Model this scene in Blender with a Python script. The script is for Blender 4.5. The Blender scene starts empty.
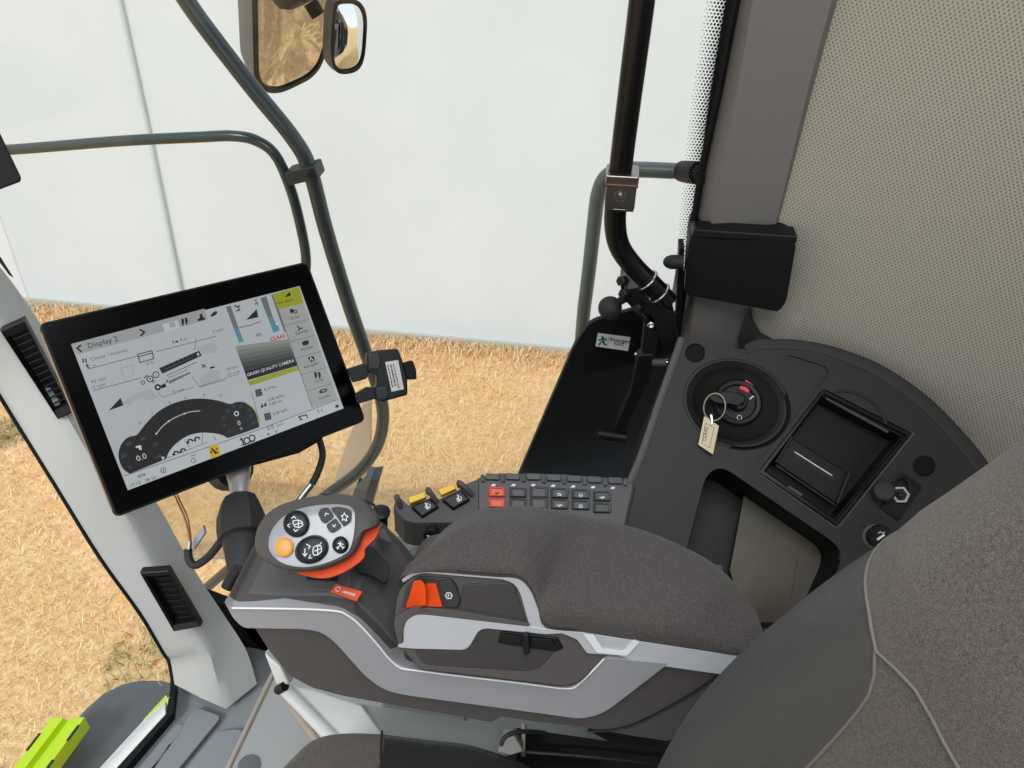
import bpy, bmesh, math, random
from mathutils import Vector, Matrix
from mathutils.bvhtree import BVHTree

random.seed(7)
V = Vector
scene = bpy.context.scene
COL = scene.collection
PI = math.pi

# ------------------------------------------------------------------ camera
F = 745.0                                   # focal length in pixels for a 1024 x 768 frame
CAM = V((0.0, 0.0, 3.2))
_p, _y, _r = (math.radians(a) for a in (39.0, 2.0, 8.65))
FW = V((math.cos(_y)*math.cos(_p), math.sin(_y)*math.cos(_p), -math.sin(_p)))
_rt = V((math.sin(_y), -math.cos(_y), 0.0))
_dn = FW.cross(_rt)
UX = math.cos(_r)*_rt - math.sin(_r)*_dn
VY = math.sin(_r)*_rt + math.cos(_r)*_dn
cam_d = bpy.data.cameras.new('camera')
cam_d.sensor_width = 36.0
cam_d.lens = F/1024.0*36.0
cam_d.clip_start = 0.01
cam_d.clip_end = 500
cam = bpy.data.objects.new('camera', cam_d)
COL.objects.link(cam)
M = Matrix((UX, -VY, -FW)).transposed().to_4x4()
M.translation = CAM
cam.matrix_world = M
scene.camera = cam

def ray(px, py):
    return FW + UX*((px-512.0)/F) + VY*((py-384.0)/F)

class Pl:
    """A plane in the cab; at(x, y) is the place on it that a sight line meets."""
    def __init__(s, p, n):
        s.p = V(p); s.n = V(n).normalized()
    def at(s, px, py):
        d = ray(px, py)
        return CAM + d*((s.p-CAM).dot(s.n)/d.dot(s.n))
    def many(s, pts):
        return [s.at(*q) for q in pts]
    def up(s, h):
        return Pl(s.p + s.n*h, s.n)
def PX(v): return Pl((v, 0, 0), (-1, 0, 0))
def PZ(v): return Pl((0, 0, v), (0, 0, 1))
def T(px, py, t): return CAM + ray(px, py)*t

# ------------------------------------------------------------------ materials
def lin(c):
    return tuple(((v/255.0)/12.92 if v/255.0 <= 0.04045 else ((v/255.0+0.055)/1.055)**2.4) for v in c) + (1.0,)
MATS = {}
def nodes(name):
    m = bpy.data.materials.new(name); m.use_nodes = True
    nt = m.node_tree; b = nt.nodes['Principled BSDF']
    return m, nt, b
def plastic(name, c, rough=0.5, bump=0.0, scale=900.0, metal=0.0, var=0.0, spec=0.5):
    if name in MATS: return MATS[name]
    m, nt, b = nodes(name)
    b.inputs['Base Color'].default_value = lin(c)
    b.inputs['Roughness'].default_value = rough
    b.inputs['Metallic'].default_value = metal
    b.inputs['Specular IOR Level'].default_value = spec
    if bump or var:
        tc = nt.nodes.new('ShaderNodeTexCoord')
        nz = nt.nodes.new('ShaderNodeTexNoise'); nz.inputs['Scale'].default_value = scale
        nz.inputs['Detail'].default_value = 3
        nt.links.new(tc.outputs['Object'], nz.inputs['Vector'])
        if bump:
            bp = nt.nodes.new('ShaderNodeBump'); bp.inputs['Strength'].default_value = bump
            bp.inputs['Distance'].default_value = 0.001
            nt.links.new(nz.outputs['Fac'], bp.inputs['Height'])
            nt.links.new(bp.outputs['Normal'], b.inputs['Normal'])
        if var:
            rp = nt.nodes.new('ShaderNodeValToRGB')
            a = lin(tuple(v*(1-var) for v in c)); z = lin(tuple(min(255, v*(1+var)) for v in c))
            rp.color_ramp.elements[0].color = a; rp.color_ramp.elements[1].color = z
            rp.color_ramp.elements[0].position = 0.3; rp.color_ramp.elements[1].position = 0.7
            nt.links.new(nz.outputs['Fac'], rp.inputs['Fac'])
            nt.links.new(rp.outputs['Color'], b.inputs['Base Color'])
    MATS[name] = m
    return m
def glow(name, c, k=1.0):
    if name in MATS: return MATS[name]
    m, nt, b = nodes(name)
    b.inputs['Base Color'].default_value = (0.01, 0.01, 0.01, 1)
    b.inputs['Roughness'].default_value = 0.25
    b.inputs['Emission Color'].default_value = lin(c)
    b.inputs['Emission Strength'].default_value = k
    MATS[name] = m
    return m
def cloth(name, c1, c2, scale, bump=0.6, rough=0.95):
    """Upholstery: two-tone speckle of fine fibres with a fuzzy bump."""
    m, nt, b = nodes(name)
    b.inputs['Roughness'].default_value = rough
    b.inputs['Specular IOR Level'].default_value = 0.15
    b.inputs['Sheen Weight'].default_value = 0.12
    b.inputs['Sheen Roughness'].default_value = 0.5
    tc = nt.nodes.new('ShaderNodeTexCoord')
    nz = nt.nodes.new('ShaderNodeTexNoise'); nz.inputs['Scale'].default_value = scale; nz.inputs['Detail'].default_value = 2
    n2 = nt.nodes.new('ShaderNodeTexNoise'); n2.inputs['Scale'].default_value = scale*0.3; n2.inputs['Detail'].default_value = 3
    for n in (nz, n2): nt.links.new(tc.outputs['Object'], n.inputs['Vector'])
    mx = nt.nodes.new('ShaderNodeMath'); mx.operation = 'MULTIPLY_ADD'; mx.inputs[1].default_value = 0.25
    nt.links.new(n2.outputs['Fac'], mx.inputs[0])
    sc = nt.nodes.new('ShaderNodeMath'); sc.operation = 'MULTIPLY'; sc.inputs[1].default_value = 0.75
    nt.links.new(nz.outputs['Fac'], sc.inputs[0]); nt.links.new(sc.outputs[0], mx.inputs[2])
    rp = nt.nodes.new('ShaderNodeValToRGB')
    rp.color_ramp.elements[0].color = lin(c1); rp.color_ramp.elements[1].color = lin(c2)
    rp.color_ramp.elements[0].position = 0.36; rp.color_ramp.elements[1].position = 0.64
    nt.links.new(mx.outputs[0], rp.inputs['Fac']); nt.links.new(rp.outputs['Color'], b.inputs['Base Color'])
    bp = nt.nodes.new('ShaderNodeBump'); bp.inputs['Strength'].default_value = bump; bp.inputs['Distance'].default_value = 0.0012
    nt.links.new(nz.outputs['Fac'], bp.inputs['Height']); nt.links.new(bp.outputs['Normal'], b.inputs['Normal'])
    return m
def hide(name, c, scale=500.0):
    """Grained leather."""
    m, nt, b = nodes(name)
    b.inputs['Base Color'].default_value = lin(c); b.inputs['Roughness'].default_value = 0.5
    tc = nt.nodes.new('ShaderNodeTexCoord')
    mp = nt.nodes.new('ShaderNodeMapping'); mp.inputs['Scale'].default_value = (0.6, 1.0, 1.6)
    vo = nt.nodes.new('ShaderNodeTexVoronoi'); vo.inputs['Scale'].default_value = scale
    nt.links.new(tc.outputs['Object'], mp.inputs['Vector']); nt.links.new(mp.outputs['Vector'], vo.inputs['Vector'])
    bp = nt.nodes.new('ShaderNodeBump'); bp.inputs['Strength'].default_value = 0.35; bp.inputs['Distance'].default_value = 0.0006
    nt.links.new(vo.outputs['Distance'], bp.inputs['Height']); nt.links.new(bp.outputs['Normal'], b.inputs['Normal'])
    return m
def weave(name, base, dot, size=0.0052):
    """Woven headlining: rows of small dark holes, staggered; uses the mesh's own metre UVs."""
    m, nt, b = nodes(name)
    b.inputs['Roughness'].default_value = 0.9; b.inputs['Specular IOR Level'].default_value = 0.2
    uv = nt.nodes.new('ShaderNodeUVMap'); uv.uv_map = 'metres'
    mp = nt.nodes.new('ShaderNodeMapping'); mp.inputs['Scale'].default_value = (1/size, 1/size, 1)
    nt.links.new(uv.outputs['UV'], mp.inputs['Vector'])
    wob = nt.nodes.new('ShaderNodeTexNoise'); wob.inputs['Scale'].default_value = 60
    nt.links.new(uv.outputs['UV'], wob.inputs['Vector'])
    wv = []
    for rot in (0.62, -0.62):
        r = nt.nodes.new('ShaderNodeVectorRotate'); r.rotation_type = 'Z_AXIS'; r.inputs['Angle'].default_value = rot
        nt.links.new(mp.outputs['Vector'], r.inputs['Vector'])
        sx = nt.nodes.new('ShaderNodeSeparateXYZ'); nt.links.new(r.outputs['Vector'], sx.inputs['Vector'])
        a = nt.nodes.new('ShaderNodeMath'); a.operation = 'MULTIPLY'; a.inputs[1].default_value = 2*PI
        nt.links.new(sx.outputs['X'], a.inputs[0])
        s = nt.nodes.new('ShaderNodeMath'); s.operation = 'SINE'; nt.links.new(a.outputs[0], s.inputs[0])
        wv.append(s)
    ad = nt.nodes.new('ShaderNodeMath'); ad.operation = 'ADD'
    nt.links.new(wv[0].outputs[0], ad.inputs[0]); nt.links.new(wv[1].outputs[0], ad.inputs[1])
    mr = nt.nodes.new('ShaderNodeMapRange')
    mr.inputs['From Min'].default_value = 0.35; mr.inputs['From Max'].default_value = 1.5
    nt.links.new(ad.outputs[0], mr.inputs['Value'])
    n3 = nt.nodes.new('ShaderNodeTexNoise'); n3.inputs['Scale'].default_value = 900
    nt.links.new(uv.outputs['UV'], n3.inputs['Vector'])
    jit = nt.nodes.new('ShaderNodeMath'); jit.operation = 'MULTIPLY_ADD'; jit.inputs[1].default_value = 0.5
    nt.links.new(n3.outputs['Fac'], jit.inputs[0])
    sub = nt.nodes.new('ShaderNodeMath'); sub.operation = 'SUBTRACT'; sub.inputs[1].default_value = 0.25; sub.use_clamp = True
    nt.links.new(mr.outputs['Result'], jit.inputs[2]); nt.links.new(jit.outputs[0], sub.inputs[0])
    mix = nt.nodes.new('ShaderNodeMix'); mix.data_type = 'RGBA'
    mix.inputs['A'].default_value = lin(base); mix.inputs['B'].default_value = lin(dot)
    nt.links.new(sub.outputs[0], mix.inputs['Factor'])
    nt.links.new(mix.outputs['Result'], b.inputs['Base Color'])
    bp = nt.nodes.new('ShaderNodeBump'); bp.inputs['Strength'].default_value = 0.5; bp.inputs['Distance'].default_value = 0.001
    bp.invert = True
    nt.links.new(sub.outputs[0], bp.inputs['Height']); nt.links.new(bp.outputs['Normal'], b.inputs['Normal'])
    return m
def pane_glass(name, tint=(0.97, 0.985, 0.975), k=1.0):
    m = bpy.data.materials.new(name); m.use_nodes = True
    nt = m.node_tree
    for n in list(nt.nodes):
        if n.type != 'OUTPUT_MATERIAL': nt.nodes.remove(n)
    out = [n for n in nt.nodes if n.type == 'OUTPUT_MATERIAL'][0]
    tr = nt.nodes.new('ShaderNodeBsdfTransparent'); tr.inputs['Color'].default_value = tint + (1,)
    gl = nt.nodes.new('ShaderNodeBsdfGlossy'); gl.inputs['Roughness'].default_value = 0.02
    fr = nt.nodes.new('ShaderNodeFresnel'); fr.inputs['IOR'].default_value = 1.35
    mu = nt.nodes.new('ShaderNodeMath'); mu.operation = 'MULTIPLY'; mu.inputs[1].default_value = k
    nt.links.new(fr.outputs[0], mu.inputs[0])
    mx = nt.nodes.new('ShaderNodeMixShader')
    nt.links.new(mu.outputs[0], mx.inputs[0]); nt.links.new(tr.outputs[0], mx.inputs[1]); nt.links.new(gl.outputs[0], mx.inputs[2])
    nt.links.new(mx.outputs[0], out.inputs[0])
    return m

M_DARK   = plastic('dark grey grained plastic', (80, 76, 74), 0.55, 0.25, spec=0.35)
M_PANEL  = plastic('charcoal moulded panel', (44, 42, 41), 0.5, 0.2, spec=0.3)
M_DECK   = plastic('slate deck plastic', (90, 88, 88), 0.5, 0.25, spec=0.35)
M_BLACK  = plastic('black plastic', (19, 19, 20), 0.45, 0.15, spec=0.3)
M_SATIN  = plastic('satin black', (10, 11, 11), 0.42, spec=0.3)
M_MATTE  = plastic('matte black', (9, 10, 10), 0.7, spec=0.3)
M_RUBBER = plastic('black rubber', (30, 30, 31), 0.65, 0.3, 300)
M_SILVER = plastic('silver lacquered plastic', (160, 161, 164), 0.38, 0.05, 1500, 0.15)
M_SILVER2 = plastic('pale silver lacquer', (178, 180, 184), 0.36, 0.04, 1500, 0.1)
M_TRIM   = plastic('light grey pillar plastic', (178, 180, 176), 0.55, 0.12)
M_TRIM2  = plastic('warm grey pillar plastic', (113, 110, 107), 0.55, 0.12)
M_BEIGE  = plastic('pale grey cover plastic', (226, 228, 226), 0.42, 0.08)
M_FLOOR  = plastic('slate floor mat', (122, 127, 131), 0.6, 0.35, 500)
M_BASE   = plastic('mid grey base plastic', (150, 152, 152), 0.55, 0.15)
M_STEEL  = plastic('bright steel', (205, 205, 205), 0.22, metal=1.0)
M_CHROME = plastic('dull steel', (150, 146, 142), 0.3, metal=1.0)
M_NICKEL = plastic('brushed nickel', (178, 164, 136), 0.4, 0.1, 800, 0.35)
M_RAIL   = plastic('grey-green painted steel tube', (50, 59, 62), 0.22)
M_TUBE   = plastic('glossy black tube', (8, 8, 9), 0.3, spec=0.35)
M_ORANGE = plastic('orange plastic', (222, 76, 20), 0.5, spec=0.2)
M_AMBER  = plastic('amber button', (226, 148, 44), 0.35)
M_YELLOW = plastic('yellow plastic', (228, 184, 24), 0.4)
M_LIME   = plastic('lime green paint', (190, 218, 20), 0.3)
M_LIME2  = plastic('shaded lime green paint', (150, 178, 12), 0.35)
M_WHITE  = plastic('white print', (225, 226, 226), 0.6)
M_INK    = plastic('black print', (18, 18, 18), 0.6)
M_GREY   = plastic('grey print', (120, 120, 120), 0.6)
M_GREEN  = plastic('green print', (12, 110, 62), 0.6)
M_RED    = glow('red warning lamp', (226, 40, 56), 0.8)
M_PAPER  = plastic('paper label', (196, 196, 188), 0.7)
M_PAD    = cloth('armrest pad cloth', (60, 56, 54), (98, 93, 90), 1700)
M_SEAT   = cloth('seat cloth', (70, 65, 61), (112, 106, 100), 1800)
M_SEAT2  = cloth('lower seat cloth', (66, 61, 58), (104, 98, 93), 1800)
M_LEATH  = hide('grey leather', (60, 62, 64), 700)
M_LEATHB = hide('black leather', (28, 29, 30))
M_PIPING = plastic('seam piping', (104, 98, 94), 0.8)
M_WEAVE  = weave('woven taupe headlining', (172, 166, 152), (120, 115, 105), 0.0043)
M_GLASS  = pane_glass('window glass', k=0.55)
M_MIRROR = plastic('mirror', (235, 236, 236), 0.01, metal=1.0)
M_SMOKE  = plastic('dusty tan storage floor', (92, 85, 69), 0.4, var=0.15, scale=12)
M_FENDER = plastic('dark grey moulded hood', (84, 86, 90), 0.5, 0.1, 200)
M_BRASSP = plastic('beige edge', (158, 146, 132), 0.6)

# ------------------------------------------------------------------ mesh kit
class MB:
    def __init__(s):
        s.v = []; s.f = []; s.m = []; s.uv = {}
    def add(s, verts, faces, mi=0):
        b = len(s.v)
        s.v.extend(V(q) for q in verts)
        for f in faces:
            s.f.append([b+i for i in f]); s.m.append(mi)
        return b
    def poly(s, pts, mi=0):
        s.add(pts, [list(range(len(pts)))], mi); return s
    def prism(s, pts, vec, mi=0):
        n = len(pts); vec = V(vec)
        s.add(list(pts)+[V(q)+vec for q in pts],
              [list(range(n)), [n+i for i in reversed(range(n))]] + [[i, n+i, n+(i+1) % n, (i+1) % n] for i in range(n)], mi)
        return s
    def loft(s, rings, mi=0, closed=True, caps=True):
        n = len(rings[0]); b = len(s.v); fs = []
        vs = [q for r in rings for q in r]
        for k in range(len(rings)-1):
            for i in range(n if closed else n-1):
                j = (i+1) % n
                fs.append([k*n+i, k*n+j, (k+1)*n+j, (k+1)*n+i])
        if caps and closed:
            fs.append(list(reversed(range(n)))); fs.append([(len(rings)-1)*n+i for i in range(n)])
        s.add(vs, fs, mi); return s
    def box(s, c, ax, ay, az, mi=0):
        """centre and three half-extent vectors"""
        c, ax, ay, az = V(c), V(ax), V(ay), V(az)
        ring = lambda k: [c+az*k-ax-ay, c+az*k+ax-ay, c+az*k+ax+ay, c+az*k-ax+ay]
        return s.loft([ring(-1), ring(1)], mi)
    def bar(s, a, b, w, h, up=(0, 0, 1), mi=0):
        a, b = V(a), V(b); d = (b-a); x = d.cross(V(up)).normalized(); z = x.cross(d).normalized()
        return s.box((a+b)/2, d/2, x*w/2, z*h/2, mi)
    def tube(s, pts, r, seg=16, sub=6, mi=0, smooth=True):
        P = spline(pts, sub) if smooth and len(pts) > 2 else [V(q) for q in pts]
        R = r if isinstance(r, (list, tuple)) else None
        t0 = (P[1]-P[0]).normalized()
        x = t0.orthogonal().normalized()
        rings = []
        for i, q in enumerate(P):
            t = (P[min(i+1, len(P)-1)]-P[max(i-1, 0)]).normalized()
            x = (x - t*x.dot(t)).normalized(); y = t.cross(x)
            rr = R[0]+(R[1]-R[0])*i/(len(P)-1) if R else r
            rings.append([q+x*rr*math.cos(2*PI*k/seg)+y*rr*math.sin(2*PI*k/seg) for k in range(seg)])
        return s.loft(rings, mi)
    def lathe(s, p, ax, prof, seg=32, mi=0, sx=1.0, xdir=None):
        p = V(p); ax = V(ax).normalized(); x = V(xdir) - ax*V(xdir).dot(ax) if xdir else ax.orthogonal()
        x = x.normalized(); y = ax.cross(x)
        rings = [[p+ax*d+x*r*sx*math.cos(2*PI*k/seg)+y*r*math.sin(2*PI*k/seg) for k in range(seg)] for d, r in prof]
        return s.loft(rings, mi)
    def ring(s, p, ax, R, r, seg=40, sec=10, mi=0):
        p = V(p); ax = V(ax).normalized(); x = ax.orthogonal().normalized(); y = ax.cross(x)
        vs = []; fs = []
        for i in range(seg):
            a = 2*PI*i/seg; d = x*math.cos(a)+y*math.sin(a)
            for j in range(sec):
                b = 2*PI*j/sec
                vs.append(p+d*(R+r*math.cos(b))+ax*r*math.sin(b))
        for i in range(seg):
            for j in range(sec):
                fs.append([i*sec+j, ((i+1) % seg)*sec+j, ((i+1) % seg)*sec+(j+1) % sec, i*sec+(j+1) % sec])
        s.add(vs, fs, mi); return s
    def ball(s, c, r, seg=28, rings=16, mi=0):
        return s.lathe(c, (0, 0, 1), [(-r*math.cos(PI*k/rings), max(1e-5, r*math.sin(PI*k/rings))) for k in range(rings+1)], seg, mi)
    def grid(s, rows, mi=0, uv=None):
        n = len(rows[0]); vs = [q for r in rows for q in r]
        fs = [[k*n+i, k*n+i+1, (k+1)*n+i+1, (k+1)*n+i] for k in range(len(rows)-1) for i in range(n-1)]
        s.add(vs, fs, mi); return s

def spline(pts, sub=6, closed=False):
    P = [V(q) for q in pts]; n = len(P); out = []
    for i in range(n if closed else n-1):
        if closed: p0, p1, p2, p3 = P[i-1], P[i], P[(i+1) % n], P[(i+2) % n]
        else: p0, p1, p2, p3 = P[max(i-1, 0)], P[i], P[i+1], P[min(i+2, n-1)]
        for k in range(sub):
            t = k/sub
            out.append(0.5*((2*p1)+(p2-p0)*t+(2*p0-5*p1+4*p2-p3)*t*t+(3*p1-3*p2+p3-p0)*t**3))
    if not closed: out.append(P[-1])
    return out
def sp2(pts, sub=6, closed=True):
    return [(q.x, q.y) for q in spline([(a, b, 0) for a, b in pts], sub, closed)]
def fil(pts, r, seg=5):
    """rounds the corners of a closed 2D outline; r is one radius or one per corner"""
    n = len(pts); out = []
    for i in range(n):
        rr = r[i] if isinstance(r, (list, tuple)) else r
        p = V((pts[i][0], pts[i][1], 0)); a = V((pts[i-1][0], pts[i-1][1], 0)); b = V((pts[(i+1) % n][0], pts[(i+1) % n][1], 0))
        if rr <= 0: out.append((p.x, p.y)); continue
        da, db = a-p, b-p
        la, lb = min(rr, da.length*0.48), min(rr, db.length*0.48)
        s, e = p+da.normalized()*la, p+db.normalized()*lb
        for k in range(seg+1):
            t = k/seg; q = s*(1-t)**2 + p*2*t*(1-t) + e*t*t
            out.append((q.x, q.y))
    return out
def ell(cx, cy, a, b, rot=0.0, n=40):
    c, s = math.cos(rot), math.sin(rot)
    return [(cx+a*math.cos(2*PI*k/n)*c-b*math.sin(2*PI*k/n)*s, cy+a*math.cos(2*PI*k/n)*s+b*math.sin(2*PI*k/n)*c) for k in range(n)]
def lines(mb, pts, w, nrm, mi=0, h=0.0):
    """flat strokes along a polyline of 3D points on a surface with normal nrm"""
    P = [V(q) for q in pts]; nrm = V(nrm)
    for a, b in zip(P, P[1:]):
        d = b-a
        if d.length < 1e-7: continue
        x = d.cross(nrm).normalized()*w/2; e = d.normalized()*w*0.3
        mb.poly([a-e-x, b+e-x, b+e+x, a-e+x], mi)

def wl(o):
    p = V((0, 0, 0))
    while o is not None: p += o.location; o = o.parent
    return p
def build(name, mb, mat, parent=None, bevel=0.0, seg=2, angle=35, smooth=True, kind=None, origin=None, recalc=True):
    me = bpy.data.meshes.new(name)
    if parent is not None: off = wl(parent)
    elif origin is not None: off = V(origin)
    else:
        lo = [min(q[i] for q in mb.v) for i in range(3)]; hi = [max(q[i] for q in mb.v) for i in range(3)]
        off = V(((lo[0]+hi[0])/2, (lo[1]+hi[1])/2, lo[2]))
    me.from_pydata([q-off for q in mb.v], [], mb.f)
    for m in (mat if isinstance(mat, (list, tuple)) else [mat]): me.materials.append(m)
    me.polygons.foreach_set('material_index', mb.m)
    if recalc:
        bm = bmesh.new(); bm.from_mesh(me)
        bmesh.ops.remove_doubles(bm, verts=bm.verts, dist=1e-6)
        bmesh.ops.recalc_face_normals(bm, faces=bm.faces)
        bm.to_mesh(me); bm.free()
    if smooth:
        me.polygons.foreach_set('use_smooth', [True]*len(me.polygons))
        me.set_sharp_from_angle(angle=math.radians(angle))
    me.update()
    o = bpy.data.objects.new(name, me); COL.objects.link(o)
    if parent is not None: o.parent = parent
    else: o.location = off
    if bevel:
        b = o.modifiers.new('bevel', 'BEVEL'); b.width = bevel; b.segments = seg; b.limit_method = 'ANGLE'
        b.angle_limit = math.radians(40); b.harden_normals = True; b.use_clamp_overlap = True
    if kind: o['kind'] = kind
    return o
def thing(name, label, cat, loc, group=None):
    o = bpy.data.objects.new(name, None); COL.objects.link(o)
    o.empty_display_size = 0.05
    o.location = V(loc); o['label'] = label; o['category'] = cat
    if group: o['group'] = group
    return o
def tag(o, label, cat, group=None):
    o['label'] = label; o['category'] = cat
    if group: o['group'] = group
    return o
def carve(o, cutter_mbs):
    """cuts recesses into a mesh for good and removes the cutters"""
    for mb in cutter_mbs:
        c = build('cutter', mb, M_BLACK)
        md = o.modifiers.new('cut', 'BOOLEAN'); md.object = c; md.operation = 'DIFFERENCE'; md.solver = 'EXACT'
        dg = bpy.context.evaluated_depsgraph_get(); dg.update()
        me = bpy.data.meshes.new_from_object(o.evaluated_get(dg), depsgraph=dg)
        o.modifiers.remove(md); old = o.data; o.data = me; me.name = old.name
        bpy.data.meshes.remove(old)
        cm = c.data; bpy.data.objects.remove(c); bpy.data.meshes.remove(cm)
    o.data.polygons.foreach_set('use_smooth', [True]*len(o.data.polygons))
    o.data.set_sharp_from_angle(angle=math.radians(30))
def text_into(mb, s, org, right, up, size, mi=0, align='LEFT', shear=0.0, bold=0.0):
    cu = bpy.data.curves.new('lettering', 'FONT'); cu.body = s; cu.size = 1.0; cu.align_x = align; cu.shear = shear
    cu.offset = bold; cu.resolution_u = 2
    to = bpy.data.objects.new('lettering', cu); COL.objects.link(to)
    dg = bpy.context.evaluated_depsgraph_get(); dg.update()
    me = bpy.data.meshes.new_from_object(to.evaluated_get(dg), depsgraph=dg)
    r, u = V(right).normalized()*size, V(up).normalized()*size
    mb.add([V(org)+r*v.co.x+u*v.co.y for v in me.vertices], [list(p.vertices) for p in me.polygons], mi)
    bpy.data.meshes.remove(me); bpy.data.objects.remove(to); bpy.data.curves.remove(cu)

# ================================================================== OUTDOORS
def structure(name, mb, mat, parent=None, **k):
    o = build(name, mb, mat, parent, **k)
    if parent is None: o['kind'] = 'structure'
    return o

# dry field
m, nt, b = nodes('dry mown grass')
b.inputs['Roughness'].default_value = 0.95; b.inputs['Specular IOR Level'].default_value = 0.1
tc = nt.nodes.new('ShaderNodeTexCoord')
def noise(sc, det, stretch=None):
    n = nt.nodes.new('ShaderNodeTexNoise'); n.inputs['Scale'].default_value = sc; n.inputs['Detail'].default_value = det
    n.inputs['Roughness'].default_value = 0.65
    mp = nt.nodes.new('ShaderNodeMapping'); mp.inputs['Scale'].default_value = stretch or (1, 1, 1)
    nt.links.new(tc.outputs['Object'], mp.inputs['Vector']); nt.links.new(mp.outputs['Vector'], n.inputs['Vector'])
    return n
nA, nB = noise(38, 6, (1.0, 0.6, 1)), noise(1.6, 4)
def ramp(stops):
    r = nt.nodes.new('ShaderNodeValToRGB')
    while len(r.color_ramp.elements) < len(stops): r.color_ramp.elements.new(0.5)
    for e, (p, c) in zip(r.color_ramp.elements, stops): e.position = p; e.color = lin(c)
    return r
r1 = ramp([(0.30, (194, 144, 92)), (0.46, (230, 184, 128)), (0.58, (242, 206, 156)), (0.74, (252, 230, 194))])
nt.links.new(nA.outputs['Fac'], r1.inputs['Fac'])
r2 = ramp([(0.35, (214, 172, 112)), (0.62, (240, 212, 160))])
nt.links.new(nB.outputs['Fac'], r2.inputs['Fac'])
mx = nt.nodes.new('ShaderNodeMix'); mx.data_type = 'RGBA'; mx.inputs['Factor'].default_value = 0.4
nt.links.new(r1.outputs['Color'], mx.inputs['A']); nt.links.new(r2.outputs['Color'], mx.inputs['B'])
nt.links.new(mx.outputs['Result'], b.inputs['Base Color'])
bp = nt.nodes.new('ShaderNodeBump'); bp.inputs['Strength'].default_value = 0.8; bp.inputs['Distance'].default_value = 0.02
nt.links.new(nA.outputs['Fac'], bp.inputs['Height']); nt.links.new(bp.outputs['Normal'], b.inputs['Normal'])
M_FIELD = m
g = MB()
ext = [-60, -20, -6, 0, 1, 2, 3, 4, 5, 6, 10, 30, 80]
g.grid([[V((x, y, 0)) for x in ext] for y in [-80, -30, -10, -4, -2, 0, 2, 4, 6, 10, 30, 80]])
structure('ground', g, M_FIELD)

# loose straw blades lying and standing on the field, more than anyone could count
M_STRAW = [plastic('straw %d' % i, c, 0.9) for i, c in enumerate([(246, 212, 162), (234, 190, 136), (252, 232, 196), (208, 162, 112)])]
mb = MB()
PZ0 = PZ(0.0)
rg = random.Random(3)
TB = PZ0.at(300, 329); TBd = (PZ0.at(565, 352)-PZ0.at(30, 303)).normalized()     # foot line of the white tent
TN = V((-TBd.y, TBd.x, 0)); TN = TN if TN.x < 0 else -TN
verts = []; faces = []; mats = []
def blade(x, y, h, lean, ang, w):
    a = V((math.cos(ang), math.sin(ang), 0)); s = V((-a.y, a.x, 0))*w
    p0 = V((x, y, 0)); p1 = p0 + a*lean*0.45 + V((0, 0, h*0.75)); p2 = p0 + a*lean + V((0, 0, h))
    i = len(verts); verts.extend([p0-s, p0+s, p1+s*0.7, p1-s*0.7, p2]); faces.append([i, i+1, i+2, i+3]); faces.append([i+3, i+2, i+4])
    k = rg.choice([0, 0, 1, 1, 2, 3]); mats.extend([k, k])
for _ in range(105000):
    x, y = rg.uniform(0.9, 4.5), rg.uniform(-2.2, 4.0)
    if (V((x, y, 0))-TB).dot(TN) < 0.03: continue
    h = rg.uniform(0.008, 0.035)
    blade(x, y, h, rg.uniform(0.01, 0.05), rg.uniform(0, 2*PI), rg.uniform(0.001, 0.0024))
for _ in range(7000):                                   # the taller fringe left along the foot of the tent
    q = TB + TBd*rg.uniform(-3.2, 3.2) + TN*abs(rg.gauss(0.02, 0.13))
    blade(q.x, q.y, rg.uniform(0.02, 0.075), rg.uniform(0.02, 0.08), rg.uniform(0, 2*PI), rg.uniform(0.002, 0.004))
mb.add(verts, faces); mb.m = mats
o = build('dry_grass', mb, M_STRAW, recalc=False, smooth=False, origin=(2.5, 1.5, 0))
tag(o, 'short dry straw coloured grass covering the field outside the window', 'grass'); o['kind'] = 'stuff'

# green weeds
M_WEED = [plastic('weed green %d' % i, c, 0.8) for i, c in enumerate([(150, 144, 92), (168, 158, 104), (200, 176, 122)])]
for (px, py, rad, lab) in ((152, 664, 0.20, 'small green weed tuft in dry grass beyond the foot of the left pillar'),
                           (2, 436, 0.12, 'small green weed tuft in dry grass at the left edge of the photo')):
    c = PZ0.at(px, py); verts = []; faces = []; mats = []
    for _ in range(170):
        a, d = rg.uniform(0, 2*PI), rad*math.sqrt(rg.random())
        blade(c.x+math.cos(a)*d, c.y+math.sin(a)*d, rg.uniform(0.01, 0.06), rg.uniform(0.02, 0.07), rg.uniform(0, 2*PI), 0.0045)
    mb = MB(); mb.add(verts, faces); mb.m = [min(k, 2) for k in mats]
    tag(build('weed_tuft', mb, M_WEED, recalc=False, smooth=False, origin=c), lab, 'weed', 'weed tufts')['kind'] = 'stuff'

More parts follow.
